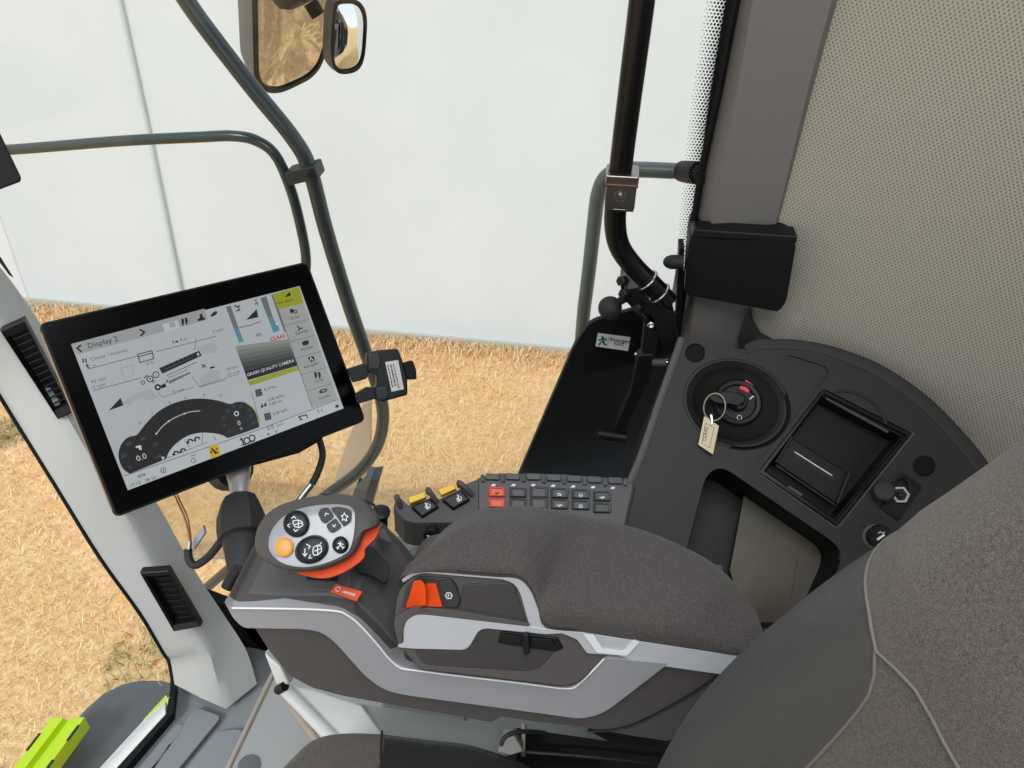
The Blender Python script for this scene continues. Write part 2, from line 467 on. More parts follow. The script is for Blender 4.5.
# white tent wall beyond the field
TPL = Pl(TB, TN)
m, nt, b = nodes('white tarpaulin')
b.inputs['Roughness'].default_value = 0.6
tc = nt.nodes.new('ShaderNodeTexCoord'); nC = noise(0.9, 3)
r3 = ramp([(0.3, (205, 214, 219)), (0.7, (213, 221, 227))]); nt.links.new(nC.outputs['Fac'], r3.inputs['Fac'])
nt.links.new(r3.outputs['Color'], b.inputs['Base Color'])
M_TARP = m
M_SEAMT = plastic('tarpaulin seam', (196, 206, 206), 0.6)
mb = MB(); rows = []
for k in range(0, 25):
    z = 6.5*k/24
    rows.append([TB + TBd*s*0.25 + V((0, 0, z)) - TN*(0.012*math.sin(s*0.7)*math.sin(z*0.9)+0.0) for s in range(-60, 45)])
mb.grid(rows)
tent = structure('wall_outside', mb, M_TARP, recalc=False)
mb = MB()
for pts in ([(116, -20), (150, 135), (181, 290)],):
    P = [q + TN*0.015 for q in TPL.many(pts)]
    mb.tube(P, 0.016, 8)
build('seam', mb, M_SEAMT, tent)
mb = MB(); a, bq = TB - TBd*14, TB + TBd*10
mb.box((a+bq)/2 + V((0, 0, 0.03))+TN*0.01, (bq-a)/2, TN*0.012, (0, 0, 0.03))
build('hem', mb, plastic('tarpaulin hem', (186, 184, 172), 0.8), tent)

# ---- outside rails, mirrors
RX = PX(1.25)
root = thing('grab_rail', 'long bent dark grey tube rail outside the window behind the touchscreen', 'rail', RX.at(330, 230))
mb = MB(); mb.tube(RX.many([(176, -16), (200, 20), (254, 90), (293, 138), (310, 170), (326, 230), (347.5, 300), (369, 362), (380, 395), (383, 420), (377, 446), (360, 470), (330, 493), (290, 522), (240, 560), (205, 589), (184, 606)]), 0.0146, 20)
build('tube', mb, M_RAIL, root)
mb = MB(); mb.box(RX.at(184, 606), (0.03, 0, 0), (0, 0.03, 0), (0, 0, 0.02)); build('foot_bracket', mb, M_BLACK, root, bevel=0.003)
mb = MB()
q = RX.at(305, 172); ax = (RX.at(316, 192)-RX.at(302, 152)).normalized(); e = (RX.at(326, 168)-RX.at(287, 177)).normalized()
nn = ax.cross(e).normalized()
mb.box(q+e*0.0, e*0.031, ax*0.0125, nn*0.02)
cl = build('rail_clamp', mb, plastic('clamp grey', (46, 50, 50), 0.5), root, bevel=0.003)
mb = MB(); mb.lathe(q+e*0.021-nn*0.018*(1 if nn.x > 0 else -1), -nn if nn.x > 0 else nn, [(-0.002, 0.009), (0.006, 0.009), (0.0075, 0.007)], 6); build('bolt', mb, M_BLACK, cl)
root = thing('side_rail', 'thin dark tube rail curving down behind the top of the touchscreen', 'rail', RX.at(200, 137))
mb = MB(); mb.tube(RX.many([(-90, 156), (20, 149), (120, 141), (200, 137), (234, 136), (257, 141), (276, 156), (291, 190), (301, 228), (306, 258), (304, 280), (296, 305), (286, 330)]), 0.0098, 18)
build('tube', mb, M_RAIL, root)

def mirror(name, label, ctr, nrm, outline, depth, rim, bulge, group):
    nrm = V(nrm).normalized(); pl = Pl(ctr, nrm)
    root = thing(name, label, 'mirror', ctr, group)
    P = pl.many(fil(outline, 16, 6)); c = sum(P, V((0, 0, 0)))/len(P)
    mb = MB(); S = lambda k, d: [c+(q-c)*k+nrm*d for q in P]
    mb.loft([S(1, 0), S(1.0, -depth*0.35), S(0.93, -depth*0.75), S(0.7, -depth)])
    build('housing', mb, plastic('mirror housing grey', (88, 86, 88), 0.5), root)
    mb = MB(); mb.loft([S(1.0, 0), S(1.02, 0.004), S(1.0, 0.008), S(rim, 0.008), S(rim, 0.0015)], caps=False); build('rim', mb, M_BLACK, root)
    mb = MB(); ks = [rim*0.999*k/8 for k in range(8, 0, -1)]
    mb.loft([S(k, 0.003+bulge*(1-(k/rim)**2)) for k in ks], caps=True); build('mirror_glass', mb, M_MIRROR, root, angle=80)
    return root
mc = RX.at(290, 40); mc = T(290, 40, 1.95)
dv = ray(290, 40).normalized()
n_big = V((0.50, -0.42, -0.76)).normalized()-dv
big = mirror('wing_mirror', 'large door mirror at the top showing only dry grass', mc, n_big,
       [(250, -70), (326, -70), (330, 10), (327, 44), (316, 74), (274, 94), (254, 84)], 0.09, 0.925, 0.0, 'mirrors outside the window')
dv = ray(348, 36).normalized()
n_sm = V((0.10, -0.93, -0.30)).normalized()-dv
sml = mirror('wide_angle_mirror', 'small convex mirror beside the large one showing field and white tent', T(348, 36, 1.93), n_sm,
       [(333, 3), (340, -1), (358, -1), (366, 14), (363, 60), (355, 72), (336, 74), (330, 60)], 0.05, 0.92, 0.022, 'mirrors outside the window')
mb = MB(); mb.tube([T(331, 30, 1.99), T(338, 34, 1.97)], 0.02, 12); build('bracket', mb, M_BLACK, sml)
mb = MB(); mb.tube([T(262, 20, 2.02), T(240, -120, 2.02)], 0.016, 12); build('mirror_arm', mb, M_RAIL, big)

root = thing('bent_handle', 'grey-green bent tube handle outside the window behind the black upright tube', 'handle', PX(1.16).at(590, 230))
HX = PX(1.16)
mb = MB(); mb.tube(HX.many([(676, 171), (640, 169.5), (622, 170), (606, 177), (598, 195), (594, 225), (589, 270), (584, 310), (581, 345), (577, 400)]), 0.0125, 18); build('tube', mb, plastic('grey-green tube light', (102, 112, 108), 0.3), root)
mb = MB(); q0, q1 = HX.at(678, 171), PX(1.05).at(700, 173)
mb.tube([HX.at(683, 171.3), q1], 0.0165, 16); build('end_sleeve', mb, M_MATTE, root)
mb = MB(); mb.lathe(q1, q1-q0, [(0, 0.012), (0.03, 0.013), (0.032, 0.010)], 16); build('end_cap', mb, M_MATTE, root)

# ---- hood and lime panel in front of the cab, metal step parts
HZ = PZ(1.55)
mb = MB(); P = HZ.many([(40, 800), (60, 740), (72, 719), (84, 706), (101, 691), (121, 681), (137, 677.5), (158, 677), (190, 684), (240, 720), (200, 830), (120, 860)])
mb.prism(P, (0, 0, -0.35))
tag(build('rounded_hood', mb, M_FENDER, bevel=0.02, seg=4), 'dark grey rounded machine hood below the windscreen', 'machine hood')
LZ = PZ(1.62)
root = thing('machine_guard', 'lime green folded metal guard at the lower left corner outside', 'guard', LZ.at(50, 745))
def foldrow(x0, y0, x1, y1, d):
    return LZ.at(x0, y0), LZ.at(x1, y1), d
a0, a1 = LZ.at(52, 717), LZ.at(86, 718); dr = (LZ.at(-12, 800)-LZ.at(52, 717))
prof = [(0, -0.03), (0.0, 0.0), (0.34, 0.0), (0.42, -0.012), (0.60, -0.012), (0.68, 0.004), (0.98, 0.004), (1.0, -0.04)]
mb = MB(); r0 = [a0+(a1-a0)*u+V((0, 0, h)) for u, h in prof]
mb.prism(r0, dr*1.3); build('folded_sheet', mb, M_LIME, root, bevel=0.001, seg=1)
for k0 in (0.12, 0.55, 0.85):
    for du, dz_, w_, nv in ((0.0, 0.0046, 0.006, (0, 0, 1)),):
        mb = MB(); p = a0+(a1-a0)*0.985+dr*k0+V((0, 0, dz_)); q = p+dr*0.18
        lines(mb, [p, q], w_, nv); build('slot', mb, M_INK, root, recalc=False)
for k0 in (0.22, 0.7):
    mb = MB(); p = a0+(a1-a0)*0.02+dr*k0+V((0, 0, 0.0006)); lines(mb, [p, p+dr*0.2], 0.005, (0, 0, 1)); build('slot', mb, M_INK, root, recalc=False)
mb = MB(); c1 = LZ.many([(143, 720), (166, 695), (170, 703), (150, 724)]); mb.prism(c1, (0, 0, -0.03))
tag(build('lime_edge_strip', mb, M_LIME), 'thin lime green strip beside the white sill', 'trim strip')

PXo = PX(1.34)
mb = MB(); mb.prism(PXo.many([(349, 436), (362, 405), (371, 400), (371, 440), (366, 476), (345, 500), (333, 494), (336, 472)]), (0.012, 0, 0))
tag(build('translucent_flap', mb, plastic('dusty flap', (196, 178, 156), 0.6), bevel=0.002), 'dusty beige flap hanging behind the bent rail', 'flap')
root = thing('step_bracket', 'grey angled metal bracket standing behind the joystick', 'bracket', PXo.at(355, 510))
mb = MB(); mb.prism(PXo.many([(359, 477), (371, 480), (352, 540), (336, 540)]), (0.05, 0, 0)); build('side_plate', mb, plastic('bracket grey', (104, 112, 112), 0.5), root, bevel=0.002)
mb = MB(); mb.prism(PXo.many([(371, 480), (379, 479), (362, 540), (352, 540)]), (0.05, 0, 0)); build('end_plate', mb, plastic('bracket dark', (54, 62, 64), 0.5), root, bevel=0.002)

# ================================================================== CAB SHELL
ZF = 1.95
# right side window
g0, g1 = V((0.80, 0.72, 0)), V((1.035, -0.235, 0))
GN = V((-(g1-g0).y, (g1-g0).x, 0)).normalized(); GN = GN if GN.x < 0 else -GN
GP = Pl(g0, GN)
mb = MB(); mb.prism([g0+V((0, 0, 1.95)), g1+V((0, 0, 1.95)), g1+V((0, 0, 3.95)), g0+V((0, 0, 3.95))], -GN*0.005)
win = structure('window_1', mb, M_GLASS, smooth=False)
# black printed edge band and its fading dots, printed on the pane
GPi = GP.up(0.0008)
band = MB()
edge = [(733, -30), (729, 0), (722, 40), (712, 100), (704, 160), (699, 210), (693, 262), (686, 330), (684, 350)]
P = GPi.many(edge)
ring_ = lambda w: [q - V((0, 1, 0))*0 + (g0-g1).normalized()*w for q in P]
band.grid([ring_(0.004), ring_(-0.05)])
build('edge_band', band, M_MATTE, win, recalc=False, smooth=False)
dots = MB(); hd = (g0-g1).normalized(); sz = 0.0046
for k in range(0, 280):
    z = 2.38 + k*sz*0.86
    # place of the band edge at this height
    best = None
    for q0, q1 in zip(P, P[1:]):
        if (q0.z-z)*(q1.z-z) <= 0 and abs(q0.z-q1.z) > 1e-6:
            best = q0 + (q1-q0)*((z-q0.z)/(q1.z-q0.z)); break
    if best is None: continue
    for j in range(6):
        r = 0.0024*(1-j/7.5)
        c = best + hd*((j+0.3+(0.5 if k % 2 else 0))*sz)
        dots.poly([c + hd*r*math.cos(a)+V((0, 0, 1))*r*math.sin(a) for a in [PI/3*i for i in range(6)]])
build('edge_dots', dots, M_MATTE, win, recalc=False, smooth=False, kind='stuff')

# left pillar between windscreen and side window
rows_px = [  # (left edge, inner-left, ridge, right edge, depth)
    ((-62, 300), (-48, 280), (-40, 266), (-34, 232), 0.90),
    ((-30, 345), (-8, 322), (6, 318), (5, 273), 0.95),
    ((0, 394), (28, 376), (48, 384), (50, 338), 1.00),
    ((52, 478), (80, 456), (98, 470), (110, 430), 1.05),
    ((100, 556), (124, 520), (136, 532), (158, 505), 1.10),
    ((140, 612), (158, 585), (172, 596), (192, 566), 1.14),
    ((164, 652), (192, 640), (206, 646), (222, 612), 1.18),
    ((170, 662), (200, 660), (217, 680), (246, 650), 1.205),
    ((174, 684), (201, 698), (226, 709), (257, 684), 1.225)]
L = [[], [], [], []]; 
for a, c, d, e, t in rows_px:
    L[0].append(T(*a, t)); L[1].append(T(*c, t-0.012)); L[2].append(T(*d, t)); L[3].append(T(*e, t+0.035))
Ls = [spline(q, 5) for q in L]
run = (Ls[0][0]-Ls[0][12]).normalized()
for q in Ls: q.insert(0, q[0]+run*(3.93-q[0].z)/run.z)
rings = []
for i in range(len(Ls[0])):
    a, c, d, e = (Ls[k][i] for k in range(4))
    out = ((d-CAM).normalized()*0.075)
    mid = lambda p, q, k: p+(q-p)*k
    rings.append([a+out*0.2, a, mid(a, c, 0.1), mid(a, c, 0.85), c, mid(c, d, 0.6), d, mid(d, e, 0.25), mid(d, e, 0.9), e, e+out*0.35, mid(a, e, 0.5)+out])
mb = MB(); mb.loft(rings); structure('trim_1', mb, M_TRIM, angle=50)
mb = MB(); mb.tube([q - FW*0.0+(Ls[0][i]-Ls[1][i]).normalized()*0.002 for i, q in enumerate(Ls[0])], 0.0028, 10, smooth=False)
structure('trim_2', mb, M_MATTE)

# windscreen pane, sill
s0, s1 = PZ(1.975).at(100, 768), PZ(1.975).at(168, 697)
pa = Ls[0][9]
WN = (s1-s0).cross(pa-s1).normalized()
mb = MB(); top = (pa-s1)
mb.prism([s0+(s0-s1)*4, s1, s1+top*3.1+(s0-s1).normalized()*0.12, s0+(s0-s1)*4+top*3.1], WN*0.005)
structure('window_2', mb, M_GLASS, smooth=False)
SZ = PZ(1.965)
mb = MB(); P = SZ.many([(60, 812), (99, 768), (143, 720), (166, 700), (166, 714), (117, 768), (78, 812)]); mb.prism(P, (0, 0, -0.03))
structure('trim_3', mb, plastic('white sill paint', (228, 230, 226), 0.4), bevel=0.002)
mb = MB(); P = PZ(1.972).many([(72, 818), (113, 772), (166, 714), (170, 690), (171, 652), (177, 676), (173, 713), (122, 772), (84, 818)]); mb.prism(P, (0, 0, -0.02))
structure('trim_4', mb, M_MATTE)

# floor mat with raised ribs
mb = MB(); P = PZ(ZF).many([(70, 830), (122, 772), (171, 716), (178, 690)])
mb.prism([V((0.62, 0.62, ZF-0.002)), V((0.3, 0.9, ZF-0.002))][:0] + P + [PZ(ZF).at(200, 668), PZ(ZF).at(232, 628), V((0.86, 0.36, ZF)), V((1.0, 0.2, ZF)), V((1.02, -0.9, ZF)), V((-1.0, -0.9, ZF)), V((-1.0, 0.75, ZF))], (0, 0, -0.03))
structure('floor', mb, M_FLOOR)
FZ = PZ(ZF+0.012)
ribs = []
for outl in ([(150, 768), (196, 706), (222, 716), (176, 772), (140, 812), (115, 812)],
             [(186, 768), (216, 731), (240, 728), (252, 742), (228, 772), (196, 812), (152, 812)],
             [(120, 790), (176, 722), (186, 726), (140, 790)]):
    mb = MB(); mb.prism(FZ.many(fil(outl, 6, 4)), (0, 0, -0.02))
    ribs.append(build('floor_rib', mb, M_FLOOR, bevel=0.006, seg=3))
for o in ribs: o['kind'] = 'structure'

# roof and the rest of the shell out of frame
mb = MB(); mb.box((0.0, 0.0, 3.98), (1.1, 0, 0), (0, 1.25, 0), (0, 0, 0.05)); structure('ceiling', mb, M_TRIM2)
mb = MB(); mb.box((0, -0.95, 2.5), (1.0, 0, 0), (0, 0.02, 0), (0, 0, 0.55)); structure('wall_back', mb, M_DARK)
mb = MB(); mb.box((-0.95, 0.0, 2.2), (0.02, 0, 0), (0, 0.7, 0), (0, 0, 0.25)); structure('wall_left', mb, M_DARK)

# right pillar
RPL = Pl((0.985, -0.2, 0), (-0.97, 0.24, 0))
RB = PX(1.0)
rows_px = [((748, -40), (762, -40), (846, -40), (852, -40)), ((740, 0), (753, 0), (832, 0), (839, 0)), ((723, 90), (737, 90), (808, 90), (815, 90)),
           ((707, 165), (722, 165), (790, 165), (797, 165)), ((697, 225), (712, 225), (775, 225), (783, 225)),
           ((688, 290), (700, 290), (757, 290), (764, 290)), ((683, 325), (692, 325), (748, 330), (754, 330)), ((680, 350), (690, 352), (742, 358), (748, 358))]
L = [[], [], [], []]
for a, c, d, e in rows_px:
    L[0].append(PX(1.02).at(*a)); L[1].append(PX(0.985).at(*c)); L[2].append(PX(0.985).at(*d)); L[3].append(PX(1.005).at(*e))
Ls2 = [spline(q, 4) for q in L]; rings = []
for i in range(len(Ls2[0])):
    a, c, d, e = (Ls2[k][i] for k in range(4)); md = lambda p, q, k: p+(q-p)*k
    rings.append([a+V((0.03, 0, 0)), a, md(a, c, 0.7), c, md(c, d, 0.06), md(c, d, 0.94), d, md(d, e, 0.5), e, e+V((0.06, 0, 0))])
mb = MB(); mb.loft(rings); structure('trim_5', mb, M_TRIM2, angle=50)
mb = MB(); mb.tube([q + V((-0.002, 0.006, 0)) for q in Ls2[0]], 0.0045, 10, smooth=False); structure('trim_6', mb, M_MATTE)

mb = MB(); mb.tube([q + V((-0.001, -0.003, 0)) for q in Ls2[3]], 0.0035, 8, smooth=False); structure('pillar_shade_line', mb, M_MATTE)  # dark tube stands in for the shadow line between pillar and headlining

# padded quarter panel behind the pillar
w0 = V((1.025, -0.22, 0)); wd = V((-0.33, -0.944, 0)).normalized(); WNn = V((-0.944, 0.33, 0)).normalized()
WP = Pl(w0, WNn)
mb = MB(); rows = []; n1, n2 = 40, 60
for k in range(n2+1):
    z = 2.30 + 1.65*k/n2; row = []
    for i in range(n1+1):
        u = 0.035 + 0.75*i/n1
        bow = 0.018*math.sin(max(0, min(1, (u-0.0)/0.7))*PI)
        row.append(w0 + wd*u + V((0, 0, z)) + WNn*bow)
    rows.append(row)
mb.grid(rows)
wall = structure('wall_right', mb, M_WEAVE, recalc=False, angle=180, origin=(0.9, -0.5, 2.3))
uvl = wall.data.uv_layers.new(name='metres')
for lp in wall.data.loops:
    co = wall.data.vertices[lp.vertex_index].co + wall.location
    uvl.data[lp.index].uv = ((co-w0).dot(wd), co.z)

# ================================================================== REAR SIDE CONSOLE
QP = Pl((0.92, 0, 2.587), (-0.62, 0.12, 0.78))
QN = QP.n
up_axis = (QP.at(740, 380)-QP.at(740, 420)).normalized()          # on the panel, away from the seat
rt_axis = up_axis.cross(QN).normalized() if up_axis.cross(QN).y < 0 else QN.cross(up_axis).normalized()
outl = sp2([(681, 335), (690, 344), (744, 349), (756, 344), (775, 342), (800, 343), (835, 350), (880, 367), (925, 397), (960, 431), (988, 464), (1010, 503)], 4, False)
outl = outl + [(1000, 560), (930, 640), (840, 690), (740, 690), (640, 640), (612, 560), (622, 500), (640, 460), (660, 402), (672, 368)]
con = thing('side_console', 'charcoal moulded side console with key switch and tray behind the armrest', 'console', QP.at(760, 480))
mb = MB(); mb.prism(QP.many(outl), (0, 0.02, -0.26))
body = build('console_body', mb, M_PANEL, con)
cut = []
# wide dish around the key switch
kc = QP.at(736, 404)
def qell(cx, cy, a, b, rot=0.0, h=0.0, n=48): return [q+QN*h for q in QP.many(ell(cx, cy, a, b, rot, n))]
c = MB(); c.loft([qell(737, 404, 55, 44, 0.35, 0.01), qell(737, 404, 52, 42, 0.35, 0.0), qell(737, 403, 44, 36, 0.35, -0.010), qell(737, 402, 30, 27, 0.35, -0.013)]); cut.append(c)
# compartment for the tray insert
tray = [(823, 388), (912, 433), (837, 527), (758, 472)]
c = MB(); c.loft([[q+QN*0.02 for q in QP.many(fil(tray, 5, 3))], [q-QN*0.045 for q in QP.many(fil(tray, 5, 3))]]); cut.append(c)
# open storage box beneath
cub = [(706, 474), (722, 466), (838, 545), (842, 560), (812, 628), (700, 628), (676, 590)]
c = MB(); c.loft([[q+QN*0.02 for q in QP.many(fil(cub, 12, 5))], [q-QN*0.12 for q in QP.many(fil(cub, 12, 5))]]); cut.append(c)
# sunk field beside the dish
fld = [(786, 354), (826, 366), (830, 374), (752, 470), (728, 462), (727, 448), (748, 440), (774, 420), (786, 396), (783, 372)]
c = MB(); c.loft([[q+QN*0.02 for q in QP.many(fil(fld, 6, 4))], [q-QN*0.0035 for q in QP.many(fil(fld, 6, 4))]]); cut.append(c)
carve(body, [cut[3], cut[0], cut[1], cut[2]])
b_ = body.modifiers.new('bevel', 'BEVEL'); b_.width = 0.004; b_.segments = 3; b_.limit_method = 'ANGLE'; b_.angle_limit = math.radians(50); b_.harden_normals = True; b_.use_clamp_overlap = True
# raised rim that runs along the headlining
mb = MB()
rim_px = [(744, 346), (756, 340), (775, 339), (800, 340), (835, 347), (880, 364), (925, 394), (960, 428), (988, 462), (1012, 502)]
rim_in = [(748, 354), (760, 350), (778, 349), (800, 350), (832, 357), (874, 375), (917, 405), (950, 438), (976, 471), (1000, 508)]
A, B = spline(QP.up(0.0025).many(rim_px), 5), spline(QP.up(0.001).many(rim_in), 5)
mb.loft([[a-QN*0.02, a, a+(b-a)*0.35+QN*0.001, b, b-QN*0.01] for a, b in zip(A, B)])
build('rim', mb, M_PANEL, con, angle=60)
# left edge bead, paler than the panel to paint its highlight
mb = MB(); A = spline(QP.up(0.0).many([(682, 338), (672, 368), (660, 402), (641, 458), (624, 500), (614, 560)]), 5)
mb.tube([q+QN*-0.003 for q in A], 0.006, 10, smooth=False); build('edge_highlight', mb, plastic('edge highlight grey', (84, 83, 81), 0.5), con)
# dark bowl paints shade into the key dish; dark lining of the storage box
M_BOWL = plastic('bowl black', (15, 15, 15), 0.6, 0.15, spec=0.15)
mb = MB(); mb.loft([qell(737, 404, 55, 44, 0.35, 0.0006), qell(737, 404, 51, 41, 0.35, -0.0035), qell(737, 403.6, 46, 38, 0.35, -0.0085), qell(737, 403, 38, 32, 0.35, -0.0112), qell(737, 403, 26, 22, 0.3, -0.0122), qell(737, 403, 1, 1, 0.3, -0.0124)], caps=False); build('key_bowl', mb, M_BOWL, con, angle=80)
mb = MB(); Cb = QP.many(fil(cub, 12, 5)); cc_ = sum(Cb, V((0, 0, 0)))/len(Cb)
mb.loft([[cc_+(q-cc_)*0.985-QN*h for q in Cb] for h in (0.006, 0.03, 0.118)], caps=False); build('storage_lining', mb, M_MATTE, con, angle=60)
# storage box floor, its tan carrying the brown light from below
mb = MB(); D = QP.up(-0.085); mb.prism(D.many([(744, 496), (825, 550), (822, 580), (792, 626), (745, 622), (730, 570)]), QN*-0.01)
build('storage_floor', mb, M_SMOKE, con)
mb = MB(); D2 = QP.up(-0.082); mb.prism(D2.many([(798, 556), (829, 552), (800, 612), (790, 606)]), QN*-0.006)
build('storage_divider', mb, plastic('storage divider', (92, 86, 76), 0.5), con)
mb = MB(); mb.prism([q+WNn*0.03 for q in WP.many([(745, 349), (742, 330), (747, 312), (752, 303), (755, 316), (762, 329), (778, 337), (800, 341), (812, 346), (775, 356)])], -WNn*0.02)
build('corner_gusset', mb, plastic('gusset charcoal', (44, 43, 42), 0.55), con, bevel=0.002)
# round blind plugs
for (x, y, r) in ((695, 353, 10), (924, 466, 11)):
    mb = MB(); mb.loft([qell(x, y, r, r*0.95, 0, 0.000), qell(x, y, r, r*0.95, 0, 0.0015), qell(x, y, r*0.86, r*0.82, 0, 0.002), qell(x, y, r*0.8, r*0.76, 0, 0.0012), qell(x, y, r*0.3, r*0.3, 0, 0.0014)])
    build('blind_plug', mb, M_BOWL, con)
# smooth round bulge above the tray
mb = MB(); mb.tube([q+QN*0.0005 for q in QP.many([(836, 391), (852, 392), (868, 399), (880, 410), (886, 424)])], 0.0022, 8); build('bead', mb, M_PANEL, con)
# seam of the socket field
mb = MB(); lines(mb, QP.up(0.0006).many([(916, 452), (852, 520), (848, 533), (838, 560)]), 0.0008, QN); build('seam', mb, M_INK, con, recalc=False)

# tray insert with its card holder
tr = thing('tray_insert', 'square black tray insert with slotted holder in the side console', 'tray', QP.up(-0.04).at(832, 455))
mb = MB()
O = QP.many([(823, 389), (911, 433.5), (837, 526), (759, 472)])
cc = sum(O, V((0, 0, 0)))/4
rg_ = lambda k, h: [cc+(q-cc)*k+QN*h for q in O]
mb.loft([rg_(0.995, 0.0005), rg_(0.93, 0.0012), rg_(0.93, -0.004), rg_(0.89, -0.006), rg_(0.86, -0.038)], caps=False)
mb.loft([rg_(0.90, -0.037), rg_(0.90, -0.042)])
build('tray_shell', mb, M_SATIN, tr, bevel=0.0008)
mb = MB(); h0 = QP.up(-0.016).many([(791, 437), (848, 473), (836, 504), (776, 463)])
mb.prism(h0, QN*-0.018); hb = build('card_holder', mb, M_BLACK, tr, bevel=0.002)
mb = MB(); h1 = QP.up(-0.0155).many([(791, 449), (835, 477), (833, 482), (790, 453)]); mb.prism(h1, QN*-0.002); build('slot', mb, M_INK, hb)
mb = MB(); lines(mb, QP.up(-0.0145).many([(795, 452), (832, 475.5)]), 0.0014, QN); build('slot_edge', mb, M_WHITE, hb, recalc=False)
for x0, y0, x1, y1 in ((775, 463, 791, 437), (836, 504, 848, 473)):
    mb = MB(); a_, b_ = QP.up(-0.010).at(x0, y0), QP.up(-0.010).at(x1, y1); mb.bar(a_, b_, 0.003, 0.014, up=QN); build('side_cheek', mb, M_PANEL, hb, bevel=0.001)
mb = MB(); a_, b_ = QP.up(-0.013).at(775, 465), QP.up(-0.013).at(834, 505); mb.bar(a_, b_, 0.0028, 0.008, up=QN); build('front_lip', mb, M_PANEL, hb, bevel=0.001)
mb = MB(); mb.tube(QP.up(-0.007).many([(826, 398), (866, 420), (888, 432)]), 0.0022, 8); build('hinge_rod', mb, M_DARK, tr)
mb = MB(); mb.prism(QP.up(0.0005).many([(789, 485), (803, 494), (800, 499), (786, 490)]), QN*-0.006); build('latch', mb, M_DARK, tr, bevel=0.001)
mb = MB(); mb.tube(QP.up(0.0006).many([(759, 474), (837, 529), (914, 433)]), 0.0016, 8, smooth=False); build('front_bead', mb, M_DARK, tr)

# ---- key switch
ks = thing('ignition_switch', 'round black ignition switch in a dish of the side console', 'switch', kc-QN*0.013)
kq = QP.up(-0.013)
kcc = kq.at(737, 403)
mb = MB(); mb.lathe(kcc, QN, [(-0.004, 0.034), (0.003, 0.034), (0.007, 0.031), (0.0065, 0.026), (0.003, 0.024), (0.003, 0.001)], 48); build('bezel', mb, M_BLACK, ks)
mb = MB(); mb.lathe(kcc+QN*0.003, QN, [(0, 0.0135), (0.008, 0.0128), (0.010, 0.011), (0.010, 0.001)], 36); cy = build('lock_cylinder', mb, M_SATIN, ks)
mb = MB(); mb.ring(kcc+QN*0.0132, QN, 0.0075, 0.0009); build('lock_rim', mb, M_STEEL, cy)
kd = kq.up(0.0035)
mb = MB(); mb.prism(kd.many([(746, 380), (753, 385), (748, 393), (739, 388)]), QN*0.0008); build('warning_lamp', mb, M_RED, ks)
mb = MB(); kd2 = kq.up(0.0046); mb.ring(kd2.at(746.5, 386.5), QN, 0.0024, 0.0004, 20, 6); build('warning_symbol', mb, plastic('pale red print', (250, 190, 190), 0.5), ks)
mb = MB(); lines(mb, kd.many([(750, 399), (753, 396), (755, 398)]), 0.0018, QN); build('position_mark', mb, M_WHITE, ks, recalc=False)
mb = MB(); mb.ring(kd.at(739.5, 417.5), QN, 0.0032, 0.0005, 20, 6)
build('position_mark', mb, M_WHITE, ks)
# the key with ring and tag hangs in the switch
ky = thing('ignition_key', 'black key with metal ring and engraved beige metal tag hanging in the switch', 'key', kq.up(0.012).at(733, 402))
kk = kq.up(0.020)
mb = MB(); P = kk.many(fil([(741, 400), (740, 407), (731, 405), (716, 404), (708, 399), (713, 394), (728, 392), (738, 394)], 3, 3)); mb.prism(P, QN*0.0055); mb.lathe(kcc+QN*0.012, QN, [(0, 0.008), (0.010, 0.0075), (0.0135, 0.006)], 24)
build('key_head', mb, M_BLACK, ky, bevel=0.0012)
mb = MB(); kr = kq.up(0.027); cen = kr.at(714.5, 407)
rx = (kr.at(725, 407)-cen); ry = (kr.at(714.5, 420)-cen) - QN*0.004
mb.tube([cen+rx*math.cos(a)*1.0+ry*math.sin(a)+QN*0.003*math.cos(a) for a in [2*PI*i/40 for i in range(41)]], 0.0009, 8, smooth=False); build('key_ring', mb, M_NICKEL, ky)
mb = MB(); kt = kq.up(0.022); P = kt.many([(704, 416), (719, 426), (713, 455), (698, 445)]); mb.prism(P, QN*0.0016)
tg = build('key_tag', mb, M_NICKEL, ky, bevel=0.0006)
mb = MB(); mb.tube(kq.up(0.025).many([(711, 415), (712, 420), (712, 424)]), 0.0018, 8); build('tag_eye', mb, M_STEEL, tg)
mb = MB(); p0, p1, p2, p3 = kt.up(0.0017).many([(705.5, 423), (714, 428), (709.5, 448), (702, 443)])
lines(mb, [p0, p1, p2, p3, p0], 0.0007, QN); ax_ = (p3-p0).normalized()
text_into(mb, 'CLAAS', kt.up(0.0018).at(705.8, 441.5), -ax_, QN.cross(-ax_), 0.0068, bold=0.01)
build('tag_engraving', mb, plastic('engraving brown', (70, 56, 40), 0.6), tg, recalc=False)

# ---- power socket and lighter
sk = thing('power_socket', 'square black power socket with open rubber cap and nickel rim', 'socket', QP.at(898, 494))
mb = MB(); mb.prism(QP.up(0.003).many([(905, 473), (923, 486), (899, 521), (880, 508)]), QN*-0.006); build('base_plate', mb, M_BLACK, sk, bevel=0.0012)
mb = MB(); mb.tube(QP.up(0.0036).many([(905, 476), (919.5, 486.5), (898.5, 517.5), (884, 507.5), (905, 476)]), 0.0009, 6, smooth=False); build('plate_rim', mb, M_INK, sk)
mb = MB(); sc_ = QP.up(0.003).at(899, 495); mb.lathe(sc_, QN, [(0, 0.0115), (0.006, 0.0115), (0.006, 0.0088), (0.001, 0.0085)], 6)
build('rim_nut', mb, plastic('nut silver', (206, 204, 198), 0.3, metal=0.3), sk)
mb = MB(); mb.lathe(sc_, QN, [(0.0005, 0.0085), (0.003, 0.0083), (0.003, 0.004), (0.0055, 0.003)], 24); build('contact', mb, M_INK, sk)
